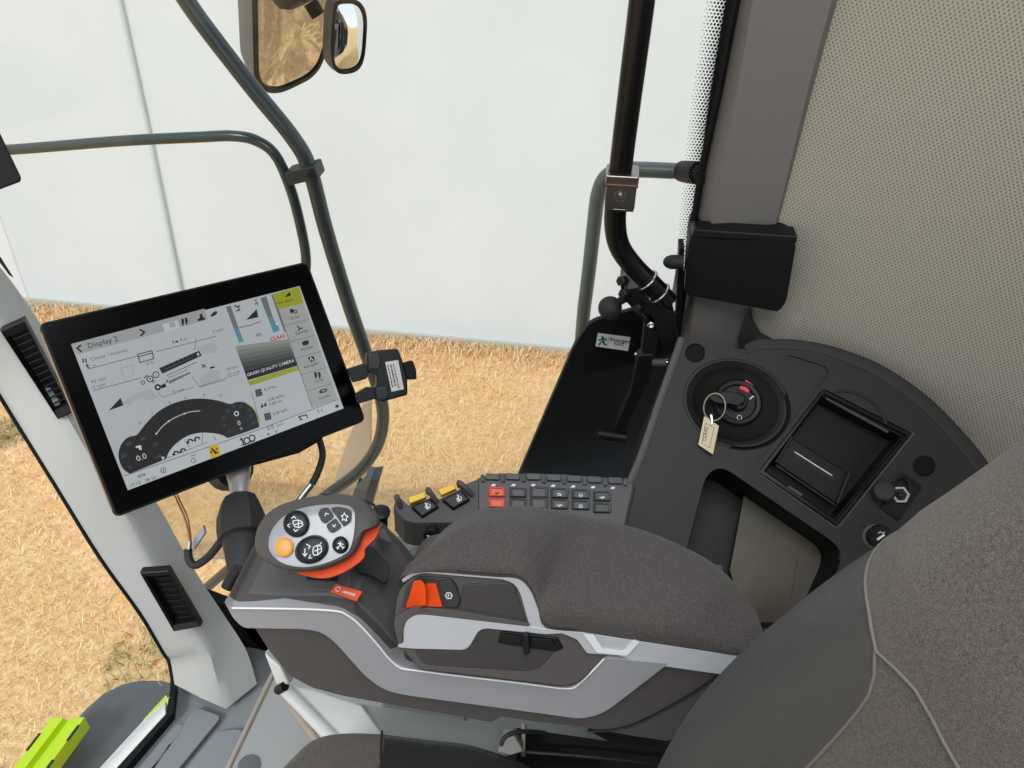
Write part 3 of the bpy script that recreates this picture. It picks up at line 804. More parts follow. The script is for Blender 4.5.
mb = MB(); cp = QP.up(0.016).at(884, 492); mb.lathe(cp, QN+up_axis*0.2-rt_axis*0.3, [(-0.012, 0.006), (-0.004, 0.0065), (-0.003, 0.0128), (0.004, 0.014), (0.007, 0.012), (0.008, 0.002)], 32)
cpo = build('rubber_cap', mb, M_RUBBER, sk)
mb = MB(); mb.tube([QP.up(0.016).at(887, 487), QP.up(0.019).at(893, 479), QP.up(0.016).at(903, 476), QP.up(0.009).at(909, 482), QP.up(0.004).at(910, 492)], 0.0026, 10); build('cap_strap', mb, M_RUBBER, cpo)
lt = thing('cigarette_lighter', 'round black lighter knob with white cigarette symbol', 'lighter', QP.at(878, 535))
mb = MB(); lc = QP.at(875, 537); mb.lathe(lc, QN, [(-0.002, 0.0165), (0.002, 0.0165), (0.003, 0.0125)], 36); build('collar', mb, M_DARK, lt)
mb = MB(); la = (T(870, 533.5, 0.735)-lc).normalized(); la = QN
mb.lathe(lc, QN, [(0, 0.0125), (0.014, 0.0128), (0.015, 0.0150), (0.019, 0.0150), (0.0205, 0.0135), (0.020, 0.0115), (0.0195, 0.001)], 40); lk = build('knob', mb, M_SATIN, lt)
mb = MB(); lp = QP.up(0.0212); L0 = lp.at(871, 533)
vx, vy = rt_axis, up_axis
lc2 = lc+QN*0.0203
lines(mb, [lc2-vx*0.004-vy*0.004, lc2+vx*0.004+vy*0.002], 0.0026, QN)
lines(mb, [lc2-vx*0.003+vy*0.004, lc2+vx*0.000+vy*0.006, lc2+vx*0.003+vy*0.004, lc2+vx*0.005+vy*0.006], 0.0009, QN)
build('cigarette_symbol', mb, M_WHITE, lk, recalc=False)

# ---- black box on the pillar
BP = Pl((0.95, -0.25, 2.7), (-0.95, 0.28, 0.05))
mb = MB(); P = BP.many(fil([(688, 244), (691, 234), (786, 239), (797, 245), (787, 303), (779, 313), (687, 296), (684, 290)], 4, 3))
top_ = BP.many([(694, 218), (704, 217)])
root = thing('pillar_box', 'plain black plastic box mounted across the right pillar', 'box', BP.at(740, 300)+V((0.03, 0, 0)))
mb.loft([[q + V((0.075, -0.004, 0.0)) for q in P], [q+V((0.006, 0, 0.0)) for q in P], [sum(P, V((0, 0, 0)))/len(P)+(q-sum(P, V((0, 0, 0)))/len(P))*0.985 for q in P]])
build('cover', mb, plastic('box black', (11, 13, 14), 0.5, 0.15, spec=0.25), root, angle=30, bevel=0.002)
mb = MB(); mb.prism(BP.many([(690, 241), (694, 229), (798, 236), (797, 244)]), (0.03, 0, 0)); build('top_lid', mb, plastic('box lid black', (14, 16, 17), 0.45, spec=0.3), root, bevel=0.003, seg=3)

# ---- upright tube with clamp, hose bands and bracket
TX = PX(0.93)
root = thing('upright_tube', 'thick glossy black tube running up in front of the side window', 'tube', TX.at(655, 295))
mb = MB(); mb.tube(TX.many([(648, -60), (642, 0), (633, 70), (624, 140), (618, 190), (615, 220), (619, 245), (633, 266), (652, 285), (668, 302)]), 0.0148, 24); build('tube', mb, M_TUBE, root)
band_ax = (TX.at(668, 302)-TX.at(640, 273)).normalized()
for (x, y) in ((647, 280), (659, 293)):
    mb = MB(); mb.ring(TX.at(x, y), band_ax, 0.0165, 0.0019, 36, 8); build('clamp_band', mb, M_STEEL, root)
root = thing('steel_tube_clamp', 'dull steel two-piece clamp on the thick black tube', 'clamp', TX.at(620, 190))
cx = TX.at(621, 187); ca = (TX.at(624, 140)-TX.at(618, 200)).normalized(); cn = V((-1, 0, 0)); cn = (cn-ca*cn.dot(ca)).normalized(); cs = ca.cross(cn)
mb = MB(); mb.lathe(cx, ca, [(-0.021, 0.0175), (0.021, 0.0175)], 24); build('sleeve', mb, M_CHROME, root)
mb = MB(); mb.box(cx+cn*0.017-ca*0.003, cs*0.0195, ca*0.018, cn*0.003); pl_ = build('front_plate', mb, M_CHROME, root, bevel=0.0015)
mb = MB(); mb.lathe(cx+cn*0.020-ca*0.002, cn, [(0, 0.0035), (0.003, 0.003), (0.0035, 0.001)], 16); build('rivet', mb, M_STEEL, pl_)
mb = MB(); mb.ring(cx+cn*0.0203-ca*0.004, cn, 0.0075, 0.0008, 28, 6); build('embossing', mb, M_STEEL, pl_)
mb = MB(); mb.box(cx+ca*0.017, cs*0.021, ca*0.006, cn*0.020); build('top_strap', mb, M_CHROME, root, bevel=0.002)
mb = MB(); mb.box(cx+ca*0.010+cn*0.018, cs*0.021, ca*0.0012, cn*0.004); build('hinge_pin', mb, plastic('copper tint', (176, 140, 116), 0.3, metal=1.0), root)
mb = MB()
for k in (-1, 1): mb.box(cx-ca*0.022+cs*0.013*k, cs*0.006, ca*0.004, cn*0.018)
mb.box(cx-ca*0.024+cn*0.016, cs*0.018, ca*0.0015, cn*0.002)
build('lower_strap', mb, M_CHROME, root, bevel=0.0012)

root = thing('tube_bracket', 'black cast bracket with ball knob holding the foot of the upright tube', 'bracket', TX.at(650, 320))
mb = MB()
mb.prism(PX(0.925).many([(626, 272), (636, 283), (648, 300), (672, 312), (678, 340), (664, 345), (640, 318), (622, 298), (620, 284)]), (0.045, 0, 0))
build('bracket_body', mb, M_BLACK, root, bevel=0.003)
mb = MB(); mb.prism(PX(0.92).many([(626, 268), (632, 276), (640, 288), (625, 291), (623, 282)]), (0.03, 0, 0)); build('grey_plate', mb, plastic('casting grey', (92, 94, 92), 0.5), root, bevel=0.002)
bc = PX(0.935).at(610, 308)
mb = MB(); mb.ball(bc, 0.0175); kb = build('ball_knob', mb, M_RUBBER, root)
mb = MB(); mb.tube([bc, PX(0.935).at(622, 300), PX(0.935).at(634, 294)], 0.0062, 12); build('knob_stem', mb, M_BLACK, kb)
for (x, y) in ((622, 281), (624, 294), (638, 308)):
    q = PX(0.915).at(x, y); mb = MB(); mb.lathe(q, V((-0.75, 0.6, 0.3)), [(-0.008, 0.0075), (0.004, 0.0075), (0.006, 0.005)], 6); build('bolt_head', mb, M_BLACK, root)
for (x, y, x2, y2) in ((626, 287, 630, 293), (639, 311, 646, 319)):
    mb = MB(); lines(mb, PX(0.914).many([(x, y), (x2, y2)]), 0.0012, (-1, 0, 0)); build('bright_edge', mb, M_STEEL, root, recalc=False)
# lever arm under the bracket
root = thing('release_lever', 'black hinged release lever with round grip in front of the black board', 'lever', PX(0.93).at(645, 330))
LV = PX(0.925)
mb = MB(); mb.prism(LV.many([(646, 314), (660, 313), (657, 352), (641, 352)]), (0.03, 0, 0)); build('upper_arm', mb, M_BLACK, root, bevel=0.002)
mb = MB(); mb.lathe(PX(0.924).at(651, 324.5), (-1, 0, 0), [(-0.004, 0.0052), (0.002, 0.0052), (0.003, 0.004), (0.002, 0.0022), (0.0005, 0.001)], 20); build('screw', mb, M_STEEL, root)
mb = MB(); mb.prism(LV.many(fil([(637, 356), (655, 354), (655, 366), (646, 388), (625, 432), (613, 431), (630, 390), (634, 372)], 4, 3)), (0.022, 0, 0)); build('lower_arm', mb, M_BLACK, root, bevel=0.003)
mb = MB(); mb.tube(LV.many([(652, 362.5), (666, 362.5)]), 0.0055, 16); pv = build('pivot_pin', mb, M_DARK, root)
mb = MB(); mb.tube(LV.many([(666, 362.5), (667.5, 362.6)]), 0.0056, 16); build('pin_tip', mb, M_STEEL, pv)
mb = MB(); mb.ball(PX(0.918).at(636, 354), 0.0028, 14, 10); build('rivet', mb, M_STEEL, root)
mb = MB(); mb.tube([LV.at(598, 434), LV.at(626, 438)], 0.0098, 20); build('round_grip', mb, M_BLACK, root)

# black board behind the lever, and its sticker
EPn = V((-0.97, 0.24, 0)); EP = Pl(GP.p - GN*0.02, GN)
mb = MB(); P = EP.many(fil([(508, 500), (575, 344), (590, 322), (640, 308), (700, 318), (705, 560), (520, 560)], [0, 10, 10, 8, 0, 0, 0], 5)); mb.prism(P, -GN*0.01)
tag(build('black_board', mb, plastic('black board', (7, 9, 10), 0.6), bevel=0.002), 'large black board filling the lower rear corner of the side window', 'board')
STP = EP.up(0.0225)
e0, e1, e2, e3 = STP.many([(598, 333.2), (630.5, 337.5), (628, 351), (595.5, 346.3)])
root = thing('exit_sticker', 'small white sticker with green running man on the window', 'sticker', e3)
mb = MB(); mb.prism([e0, e1, e2, e3], -GN*0.0006); build('sticker_sheet', mb, M_WHITE, root)
EXv, EYv = (e1-e0), (e0-e3)
S_ = lambda u, v: e3 + EXv*u + EYv*v + GN*0.0006
mb = MB()
mb.poly([S_(0.15+0.032*math.cos(a), 0.80+0.07*math.sin(a)) for a in [PI/6*i for i in range(12)]])
for pts, w in (([(0.16, 0.70), (0.20, 0.45)], 0.0045), ([(0.17, 0.66), (0.26, 0.68), (0.29, 0.56)], 0.0025), ([(0.16, 0.68), (0.10, 0.52), (0.05, 0.54)], 0.0025),
               ([(0.20, 0.46), (0.25, 0.24), (0.31, 0.22)], 0.003), ([(0.19, 0.46), (0.13, 0.35), (0.09, 0.14)], 0.003)):
    lines(mb, [S_(*q) for q in pts], w, GN)
build('running_man', mb, M_GREEN, root, recalc=False)
mb = MB(); text_into(mb, 'Emergency', S_(0.38, 0.56), EXv, EYv, 0.0102, bold=0.015); text_into(mb, 'EXIT', S_(0.54, 0.28), EXv, EYv, 0.0088, bold=0.015)
lines(mb, [S_(0.35, 0.2), S_(0.35, 0.85)], 0.0006, GN)
build('lettering', mb, plastic('grey-black print', (52, 54, 54), 0.6), root, recalc=False)

# pillar-side knob on the window frame
root = thing('window_stop', 'round black rubber stop on a plate beside the pillar box', 'stop', PX(0.985).at(672, 262))
mb = MB(); p0, p1 = PX(0.985).at(682, 262), PX(0.985).at(664, 262)
mb.lathe(p0, p1-p0, [(-0.002, 0.0105), (0.016, 0.0105), (0.023, 0.008), (0.027, 0.003)], 24); build('rubber_stop', mb, M_RUBBER, root)
mb = MB(); mb.prism(PX(0.995).many([(679, 248), (684.5, 248), (682, 322), (675, 330)]), (0.03, 0, 0)); build('stop_plate', mb, M_BLACK, root, bevel=0.001)
mb = MB(); mb.prism(PX(1.005).many([(676, 270), (681, 270), (676, 302), (670, 304)]), (0.004, 0, 0)); build('clear_strip', mb, plastic('pale strip', (150, 152, 150), 0.4), root)

# ================================================================== ARMREST CONSOLE
AX = 0.36
SP = Pl((AX, 0, 2.6), (-0.985, 0.0, 0.17))            # side of the console, facing the driver
SN = SP.n
arm = thing('armrest_console', 'dark grey armrest console with silver trim band and padded top', 'armrest console', SP.at(470, 720))
top_edge = [(224, 601), (232, 608), (280, 610), (325, 610), (350, 617), (372, 638), (396, 665), (420, 671), (520, 683), (566, 688), (580, 683), (606, 658), (665, 664), (735, 668)]
low_edge = [(724, 700), (705, 735), (668, 748), (640, 744), (576, 733), (532, 728), (502, 723), (491, 729), (441, 720), (400, 713), (340, 702), (310, 694), (287, 682), (266, 657), (247, 627), (228, 612)]
mb = MB(); inw = V((0.105, 0, 0.0))
inner = [q-SN*0.006 for q in SP.many(top_edge+low_edge)]
mb.prism(inner, inw)
build('console_body', mb, M_DARK, arm, bevel=0.004, seg=3)
# dark deck that carries the joystick and slopes down to the armrest
deck = [(236, 600), (240, 592), (300, 594), (345, 597), (372, 612), (392, 640), (402, 660), (420, 671), (396, 665), (372, 638), (350, 617), (325, 610), (280, 610), (236, 609)]
mb = MB(); DZ = SP.up(-0.032); mb.prism([q+V((0.014, 0, 0.0012)) for q in SP.many([(236, 609), (280, 610.3), (325, 610.3), (350, 617.3), (372, 638.3), (396, 665), (420, 671), (440, 690), (330, 690), (262, 650)])], inw*0.86)
build('deck', mb, M_DECK, arm, bevel=0.006, seg=3)
# silver band
band = [(224, 601), (232, 608), (325, 610), (350, 617), (372, 638), (396, 665), (420, 671), (520, 683), (566, 688.5), (580, 683), (606, 658), (668, 664),
        (603, 714), (580, 719), (560, 716), (404, 695), (384, 690), (366, 677), (333, 640), (319, 631), (300, 629), (243, 628), (233, 618)]
rb = [2, 4, 14, 14, 10, 22, 10, 0, 12, 12, 6, 3, 14, 8, 0, 14, 12, 10, 12, 8, 0, 6, 4]
mb = MB(); mb.prism(SP.many(fil(band, rb, 6)), -SN*0.018); build('silver_band', mb, M_SILVER, arm, bevel=0.0022, seg=3)
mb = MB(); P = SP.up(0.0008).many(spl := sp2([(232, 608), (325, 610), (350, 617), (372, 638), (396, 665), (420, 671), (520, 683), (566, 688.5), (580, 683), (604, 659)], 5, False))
mb.tube(P, 0.0009, 6, smooth=False); build('band_highlight', mb, plastic('band edge highlight', (230, 230, 232), 0.25), arm)  # pale tube paints the highlight along the band's top edge
# crease along the lower body
mb = MB(); mb.tube(SP.up(-0.005).many([(588, 731), (612, 730), (640, 722), (690, 695), (722, 672)]), 0.0012, 6); build('crease', mb, M_BLACK, arm)

# ---- upper module
MP = Pl(SP.at(470, 655) + SN*0.004, (-0.90, 0.0, 0.44))
MN = MP.n
mod = [(397, 645), (393, 626), (397, 592), (411, 575), (432, 572), (515, 579), (530, 585), (546, 627), (600, 640), (740, 660), (735, 668), (700, 672), (665, 666), (606, 660), (580, 684), (566, 688), (420, 671)]
mb = MB(); mb.prism(MP.many(fil(mod, [4, 6, 12, 10, 8, 8, 8, 2, 0, 0, 0, 0, 0, 4, 8, 8, 4], 5)), -MN*0.085); build('module_body', mb, M_DARK, arm, bevel=0.003)
def face(name, outl, r, mat, h0, h1, parent=arm, bevel=0.001, pl=MP):
    mb = MB(); mb.prism(pl.up(h1).many(fil(outl, r, 5)), -pl.n*(h1-h0)); return build(name, mb, mat, parent, bevel=bevel)
z2 = lambda x, y: (380+x/5.69, 560+y/5.69)
arch = [z2(*q) for q in [(120, 112), (180, 66), (250, 55), (760, 92), (830, 110), (872, 165), (940, 378), (940, 392), (852, 384), (795, 180), (760, 132), (700, 112), (262, 76), (200, 86), (130, 130)]]
face('silver_arch', arch, [1, 4, 5, 5, 7, 7, 1, 1, 1, 7, 5, 3, 4, 4, 1], M_SILVER2, -0.01, 0.003)
face('side_inlay', [z2(*q) for q in [(470, 140), (690, 128), (765, 150), (835, 365), (820, 378), (450, 335)]], 3, plastic('inlay anthracite', (58, 55, 53), 0.5, 0.2), -0.01, 0.0012)
face('control_recess', [z2(*q) for q in [(118, 275), (150, 160), (215, 95), (400, 105), (432, 140), (462, 240), (440, 285), (200, 262)]], [3, 5, 5, 4, 3, 3, 3, 3], plastic('recess charcoal', (48, 46, 45), 0.55), -0.01, 0.0016)
low = [z2(*q) for q in [(100, 488), (132, 472), (131, 390), (150, 340), (205, 310), (262, 311), (852, 378), (1024, 402)]] + [(583, 632), (593, 634), (772, 661.5), (764, 681), (665, 667), (637, 663), (618, 656), (587, 654), (577, 640), (562, 634)] + [z2(*q) for q in [(940, 425), (600, 392), (562, 405), (530, 462), (508, 497), (478, 515), (180, 507), (104, 500)]]
face('silver_panel', low, [1, 1, 5, 5, 5, 5, 0, 0, 0, 0, 0, 0, 0, 0, 0, 3, 3, 0, 0, 4, 5, 4, 5, 4, 0, 0], M_SILVER2, -0.01, 0.004)
face('shell_edge', [z2(*q) for q in [(78, 370), (90, 320), (200, 265), (440, 290), (850, 362), (852, 380), (262, 312), (205, 311), (150, 341), (131, 392), (126, 474), (104, 476)]], 3, M_DARK, -0.01, 0.005)
# stepped silver notch in the rail
face('rail_step', [(583, 634), (594, 635), (603, 649), (624, 652), (634, 640), (640, 642), (627, 656), (597, 653)], 1, plastic('step silver', (214, 216, 218), 0.35), -0.004, 0.006)
rec = [z2(*q) for q in [(190, 515), (480, 520), (520, 495), (545, 450), (575, 405), (605, 398), (940, 430), (1000, 440), (1010, 500), (965, 560), (905, 620), (830, 634), (285, 600), (232, 580)]]
face('recess_panel', rec, 4, plastic('recess panel', (54, 51, 50), 0.5, 0.2), -0.012, 0.0008)
# orange rocker and its icon plate
rk = face('rocker_base', [z2(*q) for q in [(262, 138), (318, 138), (355, 268), (270, 265), (250, 258)]], 1, M_ORANGE, 0.0, 0.004)
mb = MB(); f0 = MP.up(0.013).many([z2(*q) for q in [(190, 115), (236, 110), (262, 145), (265, 258), (222, 262)]]); b0 = MP.up(0.001).many([z2(*q) for q in [(142, 275), (190, 180), (262, 145), (268, 262), (222, 272)]])
mb.loft([b0, f0]); build('orange_rocker', mb, M_ORANGE, arm, bevel=0.0012)
ip = face('icon_plate', [z2(*q) for q in [(330, 125), (400, 112), (432, 150), (458, 235), (435, 275), (372, 270)]], 2, plastic('icon plate', (44, 43, 43), 0.45), 0.0, 0.0032)
mb = MB(); ic = MP.up(0.0036).at(*z2(392, 203)); mb.ring(ic, MN, 0.0030, 0.00055, 6, 6)
ic_r = (MP.at(460, 600)-MP.at(440, 598)).normalized(); ic_u = MN.cross(ic_r)
lines(mb, [ic-ic_r*0.0005+ic_u*0.0016, ic-ic_r*0.0005-ic_u*0.0016], 0.0005, MN); lines(mb, [ic-ic_r*0.0012, ic+ic_r*0.0014], 0.0005, MN)
build('rocker_symbol', mb, M_WHITE, ip, recalc=False)
# slide lever in the recess
z3 = lambda x, y: (380+x/2.56, 560+y/2.56)
sl = face('slide_gate', [z3(*q) for q in [(308, 183), (455, 200), (470, 228), (448, 236), (300, 214)]], 2, M_SATIN, -0.004, 0.0016)
lv = face('slide_lever', [z3(*q) for q in [(368, 192), (381, 194), (384, 240), (377, 244), (366, 242)]], 1.5, M_BLACK, 0.0, 0.010)
face('gate_block', [z3(*q) for q in [(312, 190), (362, 196), (360, 215), (318, 209)]], 1, M_BLACK, 0.0, 0.0035)
face('gate_block', [z3(*q) for q in [(388, 199), (440, 205), (448, 222), (388, 216)]], 1, M_BLACK, 0.0, 0.0035)

# ---- padded top
PADZ = 0
st = [((399, 583), (402, 577)), ((405, 575), (412, 562)), ((422, 572), (428, 546)), ((446, 573), (447, 523)), ((470, 575), (470, 508)), ((496, 577), (500, 503.5)), ((518, 579), (530, 503)),
      ((530, 590), (560, 506)), ((538, 609), (590, 510)), ((546, 628), (620, 516)), ((585, 633), (655, 526)), ((630, 640), (690, 541)), ((670, 646), (718, 557)), ((706, 651), (742, 580)), ((730, 655), (758, 603)), ((748, 655), (765, 628)), ((757, 652), (762, 645))]
A = [MP.up(0.003).at(*a) for a, b in st]
tops = PZ(A[6].z+0.004)
Bp = []
for i, (a, b) in enumerate(st):
    k = min(1.0, i/4.0)
    z = A[i].z*(1-k)+k*(A[6].z-0.004) if i < 4 else A[6].z-0.004 - max(0, i-12)*0.006
    Bp.append(PZ(z).at(*b))
As, Bs = spline(A, 4), spline(Bp, 4)
rings = []
for a, bq in zip(As, Bs):
    w = bq-a; h = V((0, 0, 1)); wh = V((w.x, w.y, 0)); ln = wh.length
    r = min(0.016, ln*0.25); R = []
    hgt = min(0.020, ln*0.35)
    dz = w.z
    # from under the near edge, over the crown, round the far edge and back underneath
    e_ = wh.normalized()
    near = a
    topn = max(a.z+hgt*0.8, bq.z - 0.002)
    for k in range(7):
        t = k/6*PI/2; R.append(V((a.x, a.y, a.z)) + e_*(r*1.0*(1-math.cos(t))) - e_*0.004*math.sin(2*t) + h*((topn-a.z)*math.sin(t)))
    for k in range(1, 6):
        u = k/6; R.append(a+e_*(r+(ln-2*r)*u) + h*(topn-a.z+(bq.z-topn)*u*u*0.6 + 0.004*math.sin(PI*u)))
    lo = bq.z-0.004
    for k in range(7):
        t = k/6*PI; c = bq - e_*r
        R.append(c + e_*r*math.sin(t) + h*((bq.z-c.z)*0 + (topn-bq.z)*0 + ((topn*0.4+bq.z*0.6)-bq.z)*math.cos(t) - 0.016*(1-math.cos(t))))
    R.append(a+e_*(ln*0.5)+h*-0.02); R.append(a+e_*(r*0.6)+h*-0.014)
    rings.append(R)
mb = MB(); mb.loft(rings); pad = build('pad', mb, M_PAD, arm, angle=180)
mb = MB(); mb.tube([a+V((-0.001, 0, 0.006)) for a in As[14:40]], 0.0008, 6, smooth=False); build('pad_seam', mb, plastic('dark stitch', (40, 37, 36), 0.9), pad)

# ---- console details on the deck
DKP = None
dk_c = SP.at(300, 610.3)+V((0.014, 0, 0.0012))
DKt = (SP.at(325, 610.3)-SP.at(280, 610.3)).normalized(); DKn = V((1, 0, 0)).cross(DKt); DKn = DKn if DKn.z > 0 else -DKn
DK = Pl(dk_c, DKn)
DKu = DK.up(0.0006)
mb = MB(); mb.prism(DKu.many(fil([(266, 586), (283, 562), (350, 562), (352, 592)], 3, 4)), (0, 0, -0.004)); build('deck_mat', mb, plastic('deck mat', (82, 81, 82), 0.55, 0.2), arm, bevel=0.001)
st_ = [(335, 584), (360, 589.5), (362.5, 593), (358, 600.5), (331, 591)]
DS = DK.up(0.0022)
stk = thing('warning_sticker', 'small orange sticker on the console below the joystick', 'sticker', DS.at(345, 595))
mb = MB(); mb.prism(DS.many([(335.5, 584), (362, 591.5), (357, 600.5), (330.5, 591.5)]), (0, 0, -0.0016)); build('sticker_sheet', mb, plastic('sticker orange', (226, 92, 58), 0.4), stk)
e_r = (DS.at(362, 591.5)-DS.at(335.5, 584)).normalized(); e_u = V((0, 0, 1)).cross(e_r)
mb = MB(); mb.ring(DS.at(338, 589.3)+V((0, 0, 0.0002)), (0, 0, 1), 0.0021, 0.0004, 24, 6)
text_into(mb, 'cemos', DS.at(341.5, 592.6)+V((0, 0, 0.0004)), e_r, e_u, 0.0052, bold=0.02); build('sticker_print', mb, M_WHITE, stk, recalc=False)
# dark pocket and small hatch on the right of the deck
pk = [(352, 556), (372, 545), (391, 566), (386, 583), (370, 574), (358, 572)]
mb = MB(); mb.prism(DK.up(0.0004).many(fil(pk, 4, 4)), (0, 0, -0.004)); build('deck_pocket', mb, M_INK, arm)
mb = MB(); P = DK.up(0.006).many(fil([(377, 531), (384, 528), (392, 543), (380, 538)], 2, 3)); mb.prism(P, (0, 0, -0.006)); build('deck_hatch', mb, M_DARK, arm, bevel=0.0008)
mb = MB(); P = DK.up(0.0008).many([(306, 574), (338, 574), (338, 581), (306, 580)]); mb.prism(P, (0, 0, -0.002)); build('deck_slot', mb, M_INK, arm)
# round black post and grey gusset at the far front corner
mb = MB(); q = DK.at(238, 590); mb.tube([T(228, 588, 0.70), T(233, 578, 0.70), T(240, 569, 0.70)], 0.0068, 16); build('cable_boot', mb, M_BLACK, arm)
mb = MB(); mb.prism([T(243, 578, 0.715), T(262, 562, 0.715), T(268, 564, 0.705), T(248, 584, 0.70)], (0.01, 0, -0.01)); build('mount_rail', mb, M_BASE, arm, bevel=0.001)

# ================================================================== JOYSTICK
JC = T(312, 537, 0.615)
JP = Pl(JC, (-0.50, -0.10, 0.86)); JN = JP.n
js = thing('joystick', 'multifunction joystick with silver button face and orange underside', 'joystick', DK.at(330, 578))
z4 = lambda x, y: (240+x/6.4, 480+y/6.4)
face_o = [z4(*q) for q in [(182, 400), (205, 320), (270, 240), (360, 190), (470, 165), (580, 155), (670, 160), (715, 175), (738, 220), (735, 330), (712, 430), (670, 480), (560, 530), (440, 558), (330, 552), (250, 522), (195, 465)]]
body_o = [z4(*q) for q in [(95, 400), (112, 310), (165, 225), (250, 165), (350, 130), (470, 105), (600, 88), (700, 95), (800, 130), (850, 180), (890, 240), (885, 290), (800, 330), (770, 400), (730, 470), (640, 530), (500, 575), (380, 585), (270, 570), (170, 525), (110, 460)]]
fo = sp2(face_o, 4); bo = sp2(body_o, 4)
def jring(o, h, k=1.0, dx=0, dy=0, c=None):
    P = JP.up(h).many([(x+dx, y+dy) for x, y in o]); c = sum(P, V((0, 0, 0)))/len(P); return [c+(q-c)*k for q in P]
mb = MB(); mb.loft([jring(bo, -0.003, 0.93), jring(bo, -0.006, 0.975), jring(bo, -0.013, 1.0), jring(bo, -0.022, 0.99, 1, 1), jring(bo, -0.032, 0.9, 4, 2), jring(bo, -0.042, 0.72, 10, 6)])
build('grip_shell', mb, M_DARK, js, angle=70)
mb = MB(); mb.loft([jring(fo, -0.008, 1.0), jring(fo, -0.0015, 1.0), jring(fo, -0.0003, 0.985), jring(fo, 0.0008, 0.6), jring(fo, 0.001, 0.2)]); fp = build('button_face', mb, M_SILVER, js, angle=60)
# orange lower shell, peeking out below and on the right
org = sp2([z4(*q) for q in [(360, 590), (500, 580), (640, 535), (735, 470), (775, 400), (805, 335), (890, 285), (885, 330), (860, 380), (800, 440), (790, 500), (700, 570), (600, 615), (520, 628), (430, 615)]], 3)
mb = MB(); mb.loft([jring(org, -0.019, 1.0), jring(org, -0.030, 0.98, 1, 1), jring(org, -0.040, 0.85, 0, -3)])
build('orange_shell', mb, M_ORANGE, js, angle=70)
mb = MB(); mb.lathe(DK.at(332, 560)-V((0, 0, 0.004)), V((0.0, 0.0, 1)), [(0, 0.024), (0.006, 0.022), (0.010, 0.016), (0.035, 0.014), (0.05, 0.014)], 28); build('shaft_boot', mb, M_RUBBER, js)
mb = MB(); pp = JP.up(-0.009)
for k in range(9):
    x = 545+k*36; y = 96+k*k*0.55
    a, bq = pp.at(*z4(x-12, y-6+1.5*k)), pp.at(*z4(x+28, y+14+2.4*k))
    mb.tube([a, (a+bq)/2+JN*0.002, bq], 0.0013, 6)
build('grip_rib', mb, M_PANEL, js)
def jbtn(name, cx, cy, a, bb, rot, mat, h=0.004, dome=0.001, rimmat=None):
    o = ell(cx, cy, a, bb, rot, 36)
    mb = MB(); mb.loft([jring(o, 0.000), jring(o, h), jring(o, h+dome*0.6, 0.9), jring(o, h+dome, 0.5), jring(o, h+dome, 0.1)]); bt = build(name, mb, mat, fp, angle=40)
    mb = MB(); mb.loft([jring(o, 0.0005, 1.10), jring(o, 0.0016, 1.07), jring(o, 0.0016, 1.02), jring(o, 0.0002, 1.0)], caps=False); build('button_ring', mb, rimmat or M_BLACK, fp, angle=60)
    return bt
def jmark(bt, h, segs, w=0.0007):
    mb = MB(); p = JP.up(h)
    for s in segs: lines(mb, p.many([z4(*q) for q in s]), w, JN)
    build('button_symbol', mb, M_WHITE, bt, recalc=False)
c_ = z4(362, 280); bt = jbtn('round_pad_button', c_[0], c_[1], 12.2, 12.4, 0, M_SATIN, 0.005)
jmark(bt, 0.0064, [[(330, 245), (345, 232), (358, 245)], [(320, 280), (304, 290), (318, 303)], [(345, 315), (356, 330), (370, 316)], [(340, 262), (372, 255), (398, 268), (402, 290), (380, 305), (352, 298), (340, 280), (340, 262)], [(352, 285), (395, 275)], [(372, 255), (375, 300)]])
c_ = z4(283, 428); jbtn('amber_button', c_[0], c_[1], 9.2, 9.6, 0, M_AMBER, 0.004, 0.0008, M_SILVER2)
c_ = z4(460, 444); bt = jbtn('oval_pad_button', c_[0], c_[1], 16.2, 12.6, -0.42, M_SATIN, 0.005)
jmark(bt, 0.0064, [[(402, 470), (415, 488), (428, 470)], [(415, 440), (415, 488)], [(425, 410), (450, 425), (438, 440)], [(470, 430), (500, 415), (520, 425), (522, 455), (500, 478), (475, 482), (465, 465), (470, 430)], [(478, 455), (515, 440)], [(495, 418), (498, 478)], [(505, 425), (520, 400)], [(450, 480), (440, 500), (460, 498)]])
c_ = z4(643, 415); bt = jbtn('small_round_button', c_[0], c_[1], 7.6, 7.9, 0, M_SATIN, 0.004)
jmark(bt, 0.0054, [[(643, 395), (640, 418), (622, 440)], [(640, 418), (662, 432)], [(628, 405), (660, 412)], [(628, 442), (618, 430)], [(655, 440), (668, 428)]])
for nm, o, sg in (('arrow_button', [(498, 215), (515, 185), (560, 172), (604, 232), (546, 278), (520, 262)], [[(545, 230), (548, 212), (566, 218)]]),
                  ('arrow_button', [(550, 288), (612, 242), (652, 300), (595, 338), (568, 325)], [[(592, 288), (604, 300), (612, 284)]]),
                  ('star_button', [(582, 178), (630, 170), (690, 182), (716, 205), (712, 262), (664, 296)], [[(668, 210), (676, 228), (692, 232), (680, 244), (682, 262), (668, 252), (654, 258), (658, 242), (648, 228), (662, 226), (668, 210)]])):
    o = fil([z4(*q) for q in o], 2.0, 4)
    mb = MB(); mb.loft([jring(o, 0.0), jring(o, 0.003), jring(o, 0.0038, 0.94)]); bt = build(nm, mb, M_SATIN, fp, angle=40)
    jmark(bt, 0.0041, sg)

